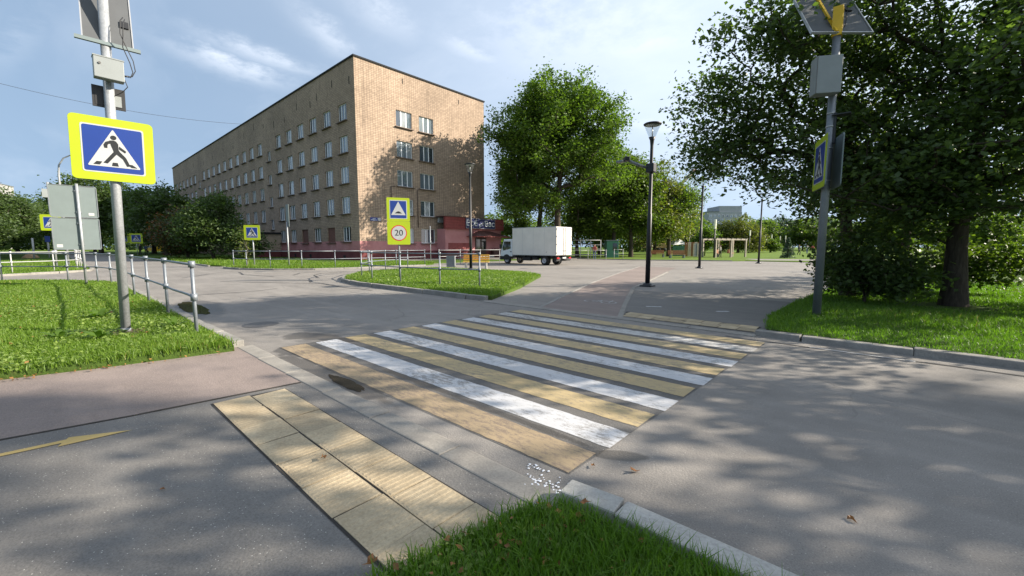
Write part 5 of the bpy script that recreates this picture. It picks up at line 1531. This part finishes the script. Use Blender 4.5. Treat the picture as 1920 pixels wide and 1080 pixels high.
# bush at the foot of the right pole
tree('dense dark bush beside the thick trunk', -0.35, 13.2, 1.6, [(0,0,0.85,0.95,1.0,0.75),(-0.35,0.7,0.7,0.8,0.8,0.6),(0.55,-0.1,0.55,0.6,0.7,0.45)],
     150, 60, 0.105, 0.30, M['leaf_dark'], 31, 0.05, 0.3, 0.08, 'dense_bush', 'bush', stems=4, flat=0.9)
tree('low leafy bush behind the thick trunk', 1.6, 17.6, 1.5, [(0,0,0.8,1.4,1.0,0.6)], 80, 45, 0.12, 0.32, M['leaf_mid'], 32, 0.05, 0.3, 0.08, 'low_bush', 'bush', stems=3, flat=0.9)

# tall trees behind the truck
GT = 'tall trees behind the truck'
tree('tallest bright green tree behind the white truck', -27.6, 38.4, 19.6,
     [(0,0,13.6,6.6,6.4,5.6),(-3.0,-2.4,10.4,3.8,3.6,3.2),(3.2,2.8,10.6,3.8,3.6,3.4),(-0.3,-0.6,17.2,4.2,4.0,2.3),(-1.6,-2.2,6.2,3.6,3.4,2.2),(2.4,2.2,16.0,3.6,3.4,2.6),(-4.2,-3.4,14.2,2.8,2.6,2.4)],
     560, 115, 0.25, 0.95, M['leaf_bright'], 41, 0.42, 4.0, group=GT, flat=0.7)
tree('tall tree between the block and the tallest tree', -34.2, 43.4, 20.8,
     [(0,0,13.8,5.0,4.8,5.8),(-2.0,-1.4,9.0,3.6,3.4,3.0),(1.6,1.4,18.2,3.0,3.0,2.0)], 300, 80, 0.29, 1.05, M['leaf_mid'], 42, 0.36, 4.0, group=GT, flat=0.7)
tree('thin larch like tree close to the block corner', -36.6, 41.2, 13.5, [(0,0,7.6,2.0,2.0,4.6),(0,0,3.4,2.2,2.2,1.6)], 150, 60, 0.22, 0.75, M['leaf_mid'], 43, 0.2, 2.5, group=GT, flat=0.5)
tree('mid height tree with a dark trunk right of the truck', -26.4, 48.8, 15.5,
     [(0,0,10.2,4.2,4.2,4.2),(-1.2,-1.0,5.4,3.4,3.2,2.2),(2.0,1.6,7.6,3.0,3.0,2.6)], 260, 75, 0.27, 1.0, M['leaf_mid'], 44, 0.30, 3.2, group=GT, droop=0.4)
tree('olive green tree between the trunk pair and the plaza lamp', -25.0, 51.0, 14.6,
     [(0,0,9.4,3.6,3.6,4.0),(1.0,0.8,5.4,3.2,3.2,2.2)], 220, 75, 0.27, 1.0, M['leaf_mid'], 45, 0.28, 3.0, group=GT, droop=0.4)
tree('olive green tree directly behind the plaza lamp', -23.9, 54.2, 14.0,
     [(0,0,8.8,3.6,3.6,3.8),(0.6,0.6,5.0,3.2,3.2,2.0)], 210, 75, 0.27, 1.0, M['leaf_olive'], 46, 0.28, 2.8, group=GT, droop=0.4)
tree('lower forked tree at the right end of the tall row', -22.6, 57.6, 11.4,
     [(0,0,6.4,3.2,3.2,2.8),(1.6,1.4,8.4,2.4,2.4,2.0),(-1.2,-1.0,4.0,2.8,2.6,1.6)], 180, 70, 0.26, 0.95, M['leaf_mid'], 47, 0.30, 2.0, group=GT)
tree('shaded tree filling the gap behind the truck box', -31.0, 47.5, 12.0, [(0,0,6.4,4.8,4.8,4.2),(2,2,4.0,4.0,4.0,2.4)], 240, 60, 0.30, 1.05, M['leaf_mid'], 48, 0.25, 2.0, group=GT)
tree('background tree seen between the tall trunks', -36, 62, 13.0, [(0,0,7.0,6.5,6.5,5.0)], 220, 50, 0.38, 1.3, M['leaf_mid'], 49, 0.3, 2.0, group=GT)
tree('background tree behind the olive trees', -30, 70, 11.0, [(0,0,6.0,7.0,7.0,4.4)], 220, 50, 0.38, 1.3, M['leaf_olive'], 50, 0.3, 2.0, group=GT)

# trees at the left
GL = 'dark trees on the left before the block'
tree('dark bushy tree in front of the long facade', -51.8, 11.4, 7.0, [(0,0,3.8,2.9,2.7,2.4),(2.2,0.4,2.5,1.9,1.8,1.7),(-2.2,-0.6,2.9,2.6,2.4,2.0),(0.8,0.6,5.6,1.6,1.5,1.2)],
     300, 70, 0.20, 0.8, M['leaf_dark'], 61, 0.2, 1.0, group=GL, stems=3)
tree('rust tinged dark bush left of the facade tree', -58.0, 10.4, 5.8, [(0,0,3.1,3.6,3.0,2.4),(-2.6,0,2.4,2.6,2.4,1.9)],
     230, 65, 0.22, 0.85, M['leaf_rust'], 62, 0.18, 0.8, group=GL, stems=3)
tree('dark thicket at the foot of the porch', -47.6, 13.4, 3.4, [(0,0,1.8,1.9,1.7,1.4)], 80, 60, 0.18, 0.6, M['leaf_dark'], 63, 0.1, 0.6, group=GL, stems=3)
tree('tall dark tree beyond the rust tinged bush', -86, 12.6, 11.4, [(0,0,7.0,5.2,4.6,3.8),(-2,0,4.5,5.0,4.5,2.6)], 300, 60, 0.34, 1.2, M['leaf_dark'], 64, 0.35, 2.5, group=GL)
tree('second tall dark tree at the end of the long block', -103, 13.4, 12.4, [(0,0,7.4,6.0,5.4,4.2),(2,-1,4.5,5.5,5.0,2.8)], 300, 55, 0.38, 1.3, M['leaf_dark'], 65, 0.35, 2.5, group=GL)
tree('tall tree overhanging the far road on the left', -112, 6.8, 16.5, [(0,0,9.8,7.0,6.4,5.4)], 270, 55, 0.42, 1.4, M['leaf_dark'], 66, 0.35, 3.2, group=GL)
GF = 'trees along the far left lawn'
tree('rounded green tree on the far left lawn', -74.5, -7.2, 8.0, [(0,0,4.4,4.2,4.2,3.0),(2.2,1.8,3.0,3.0,3.0,2.0)], 260, 65, 0.26, 0.95, M['leaf_dark'], 71, 0.25, 1.4, group=GF)
tree('second green tree behind the far crossing sign', -84, -4.6, 8.6, [(0,0,4.8,4.6,4.6,3.3)], 240, 60, 0.30, 1.05, M['leaf_dark'], 72, 0.25, 1.6, group=GF)
tree('green tree at the far end of the left lawn', -101, -5.5, 9.6, [(0,0,5.4,6.0,6.0,3.8)], 240, 55, 0.36, 1.25, M['leaf_dark'], 73, 0.3, 1.8, group=GF)
tree('dark green tree closing the road on the left', -128, -4.0, 11.0, [(0,0,6.2,8.0,8.0,4.5)], 240, 50, 0.46, 1.6, M['leaf_dark'], 74, 0.3, 2.0, group=GF)
tree('golden leaved tree at the left edge', -58.5, -12.2, 7.4, [(0,0,4.4,2.8,2.8,2.6)], 150, 60, 0.24, 0.8, M['leaf_gold'], 75, 0.2, 1.4, group=GF)
tree('broad tree closing the view beyond the end of the road', -150, 8.0, 15.0, [(0,0,8.0,10.0,10.0,6.0)], 260, 50, 0.55, 1.9, M['leaf_dark'], 76, 0.3, 2.0, group=GF)
# sapling beside the small crossing sign
tree('pale thin sapling leaning beside the small crossing sign', -33.2, 9.25, 3.0, [(-0.3,-0.1,1.9,0.55,0.5,0.8),(0.05,0.1,1.0,0.35,0.35,0.5)], 26, 7, 0.16, 0.30, M['leaf_olive'], 77, 0.03, 0.3, 0.08, 'sapling', 'sapling', barkm=M['bark_grey'])
# twigs of a tree standing left of the view
tree('yellowing street tree whose twigs enter at the left edge', -17.6, -5.0, 6.2, [(0,0,4.0,1.9,2.0,1.4),(0.5,2.1,3.9,0.8,0.9,0.4)], 90, 26, 0.14, 0.45, M['leaf_gold'], 78, 0.12, 1.6, 0.08, flat=0.5)

# far park trees on the right
GP = 'trees in the far park'
x, y = (-20.21, 65.23); tree('young bright green tree right of the second lamp', x, y, 4.2, [(0,0,2.6,1.6,1.6,1.6)], 90, 55, 0.22, 0.55, M['leaf_bright'], 81, 0.08, 0.9, group=GP)
x, y = (-29.13, 86.80); tree('mid green tree behind the board fence', x, y, 6.0, [(0,0,3.6,2.6,2.6,2.6)], 110, 50, 0.30, 0.8, M['leaf_mid'], 82, 0.12, 1.0, group=GP)
x, y = (-24.58, 101.66); tree('large olive willow behind the pergola', x, y, 8.6, [(0,0,4.6,3.6,3.6,3.8),(-2.4,-2.2,4.0,2.4,2.4,3.0),(2.6,2.2,3.4,2.6,2.6,2.6)], 240, 60, 0.32, 1.0, M['leaf_olive'], 83, 0.25, 1.2, group=GP, droop=0.8)
x, y = (-39.92, 112.07); tree('dark tree below the low brown block', x, y, 8.8, [(0,0,5.0,4.4,4.4,3.6)], 150, 50, 0.42, 1.2, M['leaf_mid'], 84, 0.2, 1.2, group=GP)
for i, (x, y, hh, lb, mt) in enumerate(((-31.30,160.20,10.5,'blue green tree right of the far lamp','leaf_mid'),(-27.85,176.76,11.5,'blue green tree before the white block','leaf_blue'),(-21.35,169.16,11,'rounded tree above the walking people','leaf_mid'),
        (-17.90,185.72,12,'tree behind the right pole at the horizon','leaf_blue'),(-9.96,165.95,10,'tree right of the right pole at the horizon','leaf_mid'),(-50.01,129.89,9,'tree at the foot of the crane','leaf_mid'),(-19.89,109.92,3.4,'small light green sapling beside the farthest lamp','leaf_bright'),(-1.23,160.36,11,'horizon tree behind the bush','leaf_mid'),(7.73,154.97,11,'horizon tree left of the thick trunk','leaf_mid'),(17.46,150.27,11,'horizon tree right of the thick trunk','leaf_mid'))):
    k = hh/11.0
    tree(lb, x, y, hh, [(0,0,hh*0.55,5.4*k,5.4*k,hh*0.42),(2.4*k,2.0*k,hh*0.38,4.0*k,4.0*k,hh*0.30)], 150, 45, 0.5*k+0.05, 1.3*k, M[mt], 90+i, 0.2, 1.0, group=GP)
# far woods that read as one mass
def wood(name, label, spots, leaf, n_lf, mat, seed):
    g = np.random.default_rng(seed); P = []
    for (x, y, rx, h) in spots:
        d = g.normal(size=(n_lf, 3)); d /= np.linalg.norm(d, axis=1)[:, None]
        d *= (0.55 + 0.5*g.random(n_lf)**0.5)[:, None]*(1 + 0.18*np.sin(d[:, :1]*7 + seed)*np.cos(d[:, 2:]*9))
        P.append(np.stack([x + d[:, 0]*rx, y + d[:, 1]*rx, h*0.50 + d[:, 2]*h*0.52], 1))
    P = np.vstack(P); P = P[P[:, 2] > 0.1]
    o = leaf_cloud(name, P, leaf, g, mat, None)
    return tag(o, label, 'wood', None, 'stuff')
g_ = random.Random(3)
wood('far_wood', 'far belt of trees along the right horizon', [(-79.1 + 7.37*i + g_.uniform(-9,9), 177.7 + 6.63*i + g_.uniform(-9,9), g_.uniform(6,10), g_.uniform(9,15)) for i in range(19)], 0.95, 1500, M['leaf_mid'], 5)
wood('far_wood', 'far belt of trees closing the left horizon', [(-287.8 + 5.48*i + g_.uniform(-9,9), -30.4 + 4.93*i + g_.uniform(-9,9), g_.uniform(8,12), g_.uniform(9,13)) for i in range(14)], 1.0, 1500, M['leaf_dark'], 6)
wood('far_wood', 'trees seen under the tall crowns behind the truck', [(-78.0 + 3.67*i + g_.uniform(-9,9), 74.4 + 3.30*i + g_.uniform(-9,9), g_.uniform(5,7), g_.uniform(8,12)) for i in range(11)], 0.6, 1500, M['leaf_mid'], 7)
# blue spruce: whorls of drooping boughs
x, y = (-8.90, 59.26)
t = thing('spruce_tree', 'small blue green spruce beyond the plaza', 'tree', (x, y, 0.05), 0, GP)
b = MB(); b.tube([(0,0,0),(0,0,2.5)], [0.07,0.01], 6); b.build('trunk', M['bark'], t)
g = np.random.default_rng(7); P = []
for k in range(16):
    zz = 0.15 + 2.2*k/15; rr_ = 1.0*(1 - zz/2.55)
    for q in range(11):
        an = g.random()*6.28; m_ = 26; f = g.random(m_)**0.7
        P.append(np.stack([f*rr_*math.cos(an), f*rr_*math.sin(an), zz - 0.22*f*rr_ + 0*f], 1) + g.normal(size=(m_, 3))*0.035)
leaf_cloud('crown', np.vstack(P), 0.11, g, M['leaf_blue'], t, 0.2)

# ------------------------------------------------------------------ grass blades
def in_poly(P, poly):
    x, y = P[:, 0], P[:, 1]; c = np.zeros(len(P), bool); n = len(poly); j = n-1
    for i in range(n):
        xi, yi = poly[i]; xj, yj = poly[j]
        m = ((yi > y) != (yj > y)) & (x < (xj-xi)*(y-yi)/((yj-yi) + 1e-12) + xi)
        c ^= m; j = i
    return c
FW = np.array([-math.sin(R(42)), math.cos(R(42))]); RT = np.array([math.cos(R(42)), math.sin(R(42))])
def grass(name, label_kind, poly, box, n, h, w, z, mat, seed, dmin=1.2, d0=6.0, expo=2.0, spill=0.0, patch=0.5, wide=1.40, bare=()):
    """blades over the part of a lawn that the lens can take in, thinning with distance"""
    g = np.random.default_rng(seed)
    out = []; tot = 0
    while tot < n:
        P = np.stack([g.uniform(box[0], box[1], 200000), g.uniform(box[2], box[3], 200000)], 1)
        d = P @ FW; s = P @ RT
        k = (d > dmin) & (np.abs(s) < d*wide + 1.0)
        k &= g.random(len(P)) < np.minimum(1, (d0/np.maximum(d, 0.1))**expo)
        Q = P + g.normal(size=P.shape)*spill
        k &= in_poly(Q, poly)
        # uneven sward
        f = np.sin(P[:, 0]*1.7 + np.sin(P[:, 1]*1.1)*1.5)*np.sin(P[:, 1]*2.1 + np.sin(P[:, 0]*0.8)*1.3)
        k &= g.random(len(P)) < 1 - patch*np.clip(-f, 0, 1)
        for (bx0, by0, br) in bare: k &= (np.hypot(P[:, 0]-bx0, P[:, 1]-by0) > br*(0.6 + 0.8*g.random(len(P))))
        P = P[k]; out.append(P); tot += len(P)
        if len(P) == 0: break
    P = np.vstack(out)[:n]; n = len(P)
    d = P @ FW; sc = np.clip((d/d0), 0.8, 4.0)**0.75
    hf = 0.75 + 0.5*np.sin(P[:, 0]*0.9+1)*np.sin(P[:, 1]*1.3) + 0.0
    H = h*(0.45 + 0.9*g.random(n)**1.3)*np.clip(hf, 0.6, 1.3); Wd = w*(0.7 + 0.6*g.random(n))*sc
    an = g.random(n)*2*np.pi; la = g.random(n)*2*np.pi; ln = H*(0.15 + 0.65*g.random(n))
    dx, dy = np.cos(an)*Wd/2, np.sin(an)*Wd/2
    lx, ly = np.cos(la)*ln, np.sin(la)*ln
    V = np.empty((n*5, 3)); B = np.column_stack([P, np.full(n, z)])
    V[0::5] = B + np.column_stack([-dx, -dy, 0*dx]); V[1::5] = B + np.column_stack([dx, dy, 0*dx])
    V[2::5] = B + np.column_stack([lx*.32+dx*.8, ly*.32+dy*.8, H*.6]); V[3::5] = B + np.column_stack([lx*.32-dx*.8, ly*.32-dy*.8, H*.6])
    V[4::5] = B + np.column_stack([lx, ly, H*np.where(ln > 0.5*H, 0.82, 1.0)])
    i = np.arange(n)*5
    F = np.empty((n*3, 3), int); F[0::3] = np.stack([i, i+1, i+2], 1); F[1::3] = np.stack([i, i+2, i+3], 1); F[2::3] = np.stack([i+3, i+2, i+4], 1)
    o = fast_mesh(name, V, F, mat, None, np.repeat(np.clip(0.5*g.random(n) + 0.5*np.clip(0.5+0.5*hf-0.3, 0, 1)*g.random(n)*1.6, 0, 1), 3))
    return tag(o, label_kind, 'grass', None, 'stuff')
grass('tall_grass', 'long lush grass at the near corner of the verge', V_near, (-1.7, 3.2, -0.6, 1.80), 15000, 0.150, 0.0070, 0.02, M['grass_lush'], 1, 1.25, 2.6, 1.0, 0.025, 0.5)
grass('lawn_grass', 'bright green grass of the left lawn around the sign pole', V_left, (-27.8, -6.4, -14, 1.7), 150000, 0.085, 0.010, 0.08, M['grass'], 2, 3.0, 6.5, 2.0, 0.03, 0.45, bare=((-8.95,0.72,0.28),(-8.3,1.15,0.25),(-9.6,0.2,0.25)))
grass('verge_grass', 'shaded grass of the right verge under the dark tree', V_right, (-1.8, 26, 7.6, 24), 100000, 0.10, 0.011, 0.08, M['grass_lush'], 3, 3.0, 8.5, 1.7, 0.04, 0.4, bare=((1.2,13.6,0.9),))
grass('island_grass', 'sunlit grass of the island behind the railing', V_island, (-22.2, -7.8, 7.7, 17.1), 70000, 0.10, 0.013, 0.09, M['grass'], 4, 8.0, 14, 1.5, 0.04, 0.35)
grass('corner_grass', 'grass of the lawn before the pink plinth', V_build, (-38.4, -25.8, 7.7, 22), 32000, 0.16, 0.024, 0.08, M['grass'], 5, 15, 24, 1.0, 0.05, 0.35)
grass('corner_grass_far', 'grass before the dark trees along the block', V_build2, (-62, -35.7, 7.7, 16), 22000, 0.22, 0.030, 0.08, M['grass'], 6, 15, 30, 1.0, 0.06, 0.35)
grass('left_far_grass', 'grass of the far left lawn behind the white railing', V_far_left, (-62, -31.6, -12, 1.75), 26000, 0.12, 0.026, 0.08, M['grass'], 7, 15, 24, 1.2, 0.05, 0.35)

# clover and plantain leaves mixed through the swards, dry litter along the edges
def ground_leaves(name, label, poly, box, n, leaf, z, mat, seed, dmin, d0, clump=0.5):
    g = np.random.default_rng(seed); out = []; tot = 0
    C = np.stack([g.uniform(box[0], box[1], 260), g.uniform(box[2], box[3], 260)], 1)
    while tot < n:
        k = g.integers(0, len(C), 60000); P = C[k] + g.normal(size=(60000, 2))*clump
        d = P @ FW; s_ = P @ RT
        P = P[(d > dmin) & (np.abs(s_) < d*1.4 + 1) & (g.random(len(P)) < np.minimum(1, (d0/np.maximum(d, .1))**1.5)) & in_poly(P, poly)]
        out.append(P); tot += len(P)
        if len(P) == 0: break
    P = np.vstack(out)[:n]
    P3 = np.column_stack([P, z + 0.05*g.random(len(P))])
    o = leaf_cloud(name, P3, leaf, g, mat, None, 1.2)
    return tag(o, label, 'weeds', None, 'stuff')
ground_leaves('clover_patches', 'pale clover leaves dotted through the left lawn', V_left, (-20, -6.6, -8, 1.6), 9000, 0.045, 0.10, M['leaf_gold'] if False else M['clover'], 31, 3, 8, 0.30)
ground_leaves('lawn_litter', 'dry straw and litter among the left lawn', V_left, (-20, -6.6, -8, 1.6), 160, 0.045, 0.10, M['dry_leaf'], 32, 3, 8, 0.5)
ground_leaves('island_clover', 'pale leaves dotted through the island grass', V_island, (-22, -8, 7.8, 17), 5000, 0.07, 0.12, M['clover'], 33, 8, 16, 0.5)
ground_leaves('near_weeds', 'small weeds between the near grass blades', V_near, (-1.6, 2.4, 0.2, 1.75), 1500, 0.028, 0.04, M['clover'], 34, 1.2, 3, 0.10)
ground_leaves('near_litter', 'dead leaf scraps in the near grass', V_near, (-1.6, 1.6, 0.2, 1.75), 200, 0.035, 0.05, M['dry_leaf'], 35, 1.2, 3, 0.2)
ground_leaves('edge_litter', 'brown litter along the edge of the left lawn', [(-6.55,1.70),(-6.82,0.3),(-7.04,-0.6),(-7.7,-6),(-7.55,-6),(-6.92,-0.6),(-6.70,0.3),(-6.45,1.66)], (-7.8, -6.4, -6, 1.7), 120, 0.028, 0.016, M['dry_leaf'], 36, 3, 8, 0.3)
# weeds and dead leaves
def rosette(label, x, y, z, s, seed, n=11):
    g = random.Random(seed); b = MB()
    t = thing('dandelion_plant', label, 'plant', (x, y, z), 0, 'broad leaved weeds in the left lawn')
    for k in range(n):
        an = 2*math.pi*k/n + g.uniform(-.3,.3); L = s*g.uniform(0.6, 1.1); wd = L*0.16; up = g.uniform(0.25, 0.75)
        b = MB(); vs = []
        for q in range(5):
            f = q/4; r_ = L*f; zz = L*up*math.sin(f*2.0); ww = wd*math.sin(math.pi*(0.12+0.85*f))
            vs += [(r_*math.cos(an)-ww*math.sin(an), r_*math.sin(an)+ww*math.cos(an), zz), (r_*math.cos(an)+ww*math.sin(an), r_*math.sin(an)-ww*math.cos(an), zz)]
        b.add(vs, [(2*q, 2*q+1, 2*q+3, 2*q+2) for q in range(4)]); b.build('leaf', M['grass'], t)
rosette('dandelion rosette at the foot of the large sign pole', -8.55, 0.42, 0.09, 0.26, 1)
rosette('dandelion rosette left of the large sign pole', -9.0, 0.02, 0.09, 0.22, 2)
rosette('dandelion rosette further back in the left lawn', -11.0, 0.55, 0.09, 0.28, 3)
rosette('dandelion rosette near the kerb behind the last rail post', -8.9, 1.35, 0.09, 0.24, 4)
rosette('dandelion rosette in the middle of the left lawn', -10.4, -0.9, 0.09, 0.25, 5)
b = MB(); b.add([(x_, y_, 0.094) for x_, y_ in irregular(-8.85, 0.78, 0.36, 0.22, 4)], [tuple(range(64))]); b.build('bare_soil', turf('soil', (0.07,0.05,0.03), (0.13,0.10,0.065), (0.12,0.10,0.05)), vl)
def dry_leaf(label, x, y, z, s, seed):
    g = random.Random(seed); b = MB(); n = 9; P = []
    for k in range(n):
        t_ = 2*math.pi*k/n; r_ = 0.7*s*(0.75 + 0.35*math.sin(3*t_+seed)); P.append((r_*math.cos(t_), 0.6*r_*math.sin(t_), 0.35*s*abs(math.sin(t_*1.5+seed))))
    b.add([(0,0,0.1*s)] + P, [(0, 1+k, 1+(k+1)%n) for k in range(n)])
    o = b.build('fallen_leaf', M['dry_leaf'], None, (x, y, z), (g.uniform(-.2,.2), g.uniform(-.2,.2), g.uniform(0,6)))
    tag(o, label, 'leaf', 'dry fallen leaves')
for i, (x, y, z, s, lb) in enumerate(((-2.72,1.13,0.042,0.050,'dry leaf on the yellow tactile slabs'),(-1.62,0.86,0.05,0.060,'curled dry leaf where the near grass meets the slabs'),(-1.48,0.70,0.08,0.055,'dry leaf at the lower edge of the near grass'),
        (-1.35,2.30,0.012,0.035,'dark scrap of leaf on the end of the dirty yellow stripe'),(-0.05,2.75,0.006,0.045,'reddish leaf on the shaded asphalt beyond the near kerb'),(0.75,3.0,0.006,0.05,'brown leaf further right on the shaded asphalt'),
        (0.35,2.25,0.006,0.05,'small leaf near the pale kerb stones'),(1.1,2.45,0.006,0.05,'reddish leaf at the lower right of the road'),(-1.12,2.42,0.006,0.06,'brown twig like leaf beside the crossing corner'),(-1.05,1.72,0.16,0.05,'dry leaf caught in the near grass tips'),(-3.1,0.35,0.018,0.03,'tiny leaf on the grey footpath'),
        (-8.2,0.9,0.16,0.05,'dry leaf in the left lawn by the pole'))):
    dry_leaf(lb, x, y, z, s, i)
# white flakes scattered on the kerb by the near grass
g = random.Random(9); b = MB()
for k in range(80):
    if k < 62: x, y = g.gauss(-1.47, 0.10), g.gauss(1.93, 0.045)
    else: x, y = g.gauss(-1.62, 0.04), g.gauss(2.04, 0.02)
    s = g.uniform(0.004, 0.012); an = g.uniform(0, 6.28); z = 0.020 if y < 1.91 else 0.006
    b.add([(x+s*math.cos(an+q*1.57)*g.uniform(.6,1.2), y+s*math.sin(an+q*1.57)*g.uniform(.6,1.2), z) for q in range(4)] + [(x,y,z+0.002)], [(0,1,4),(1,2,4),(2,3,4),(3,0,4)])
o = b.build('white_flakes', M['stone_chip'], road); o['kind'] = 'stuff'
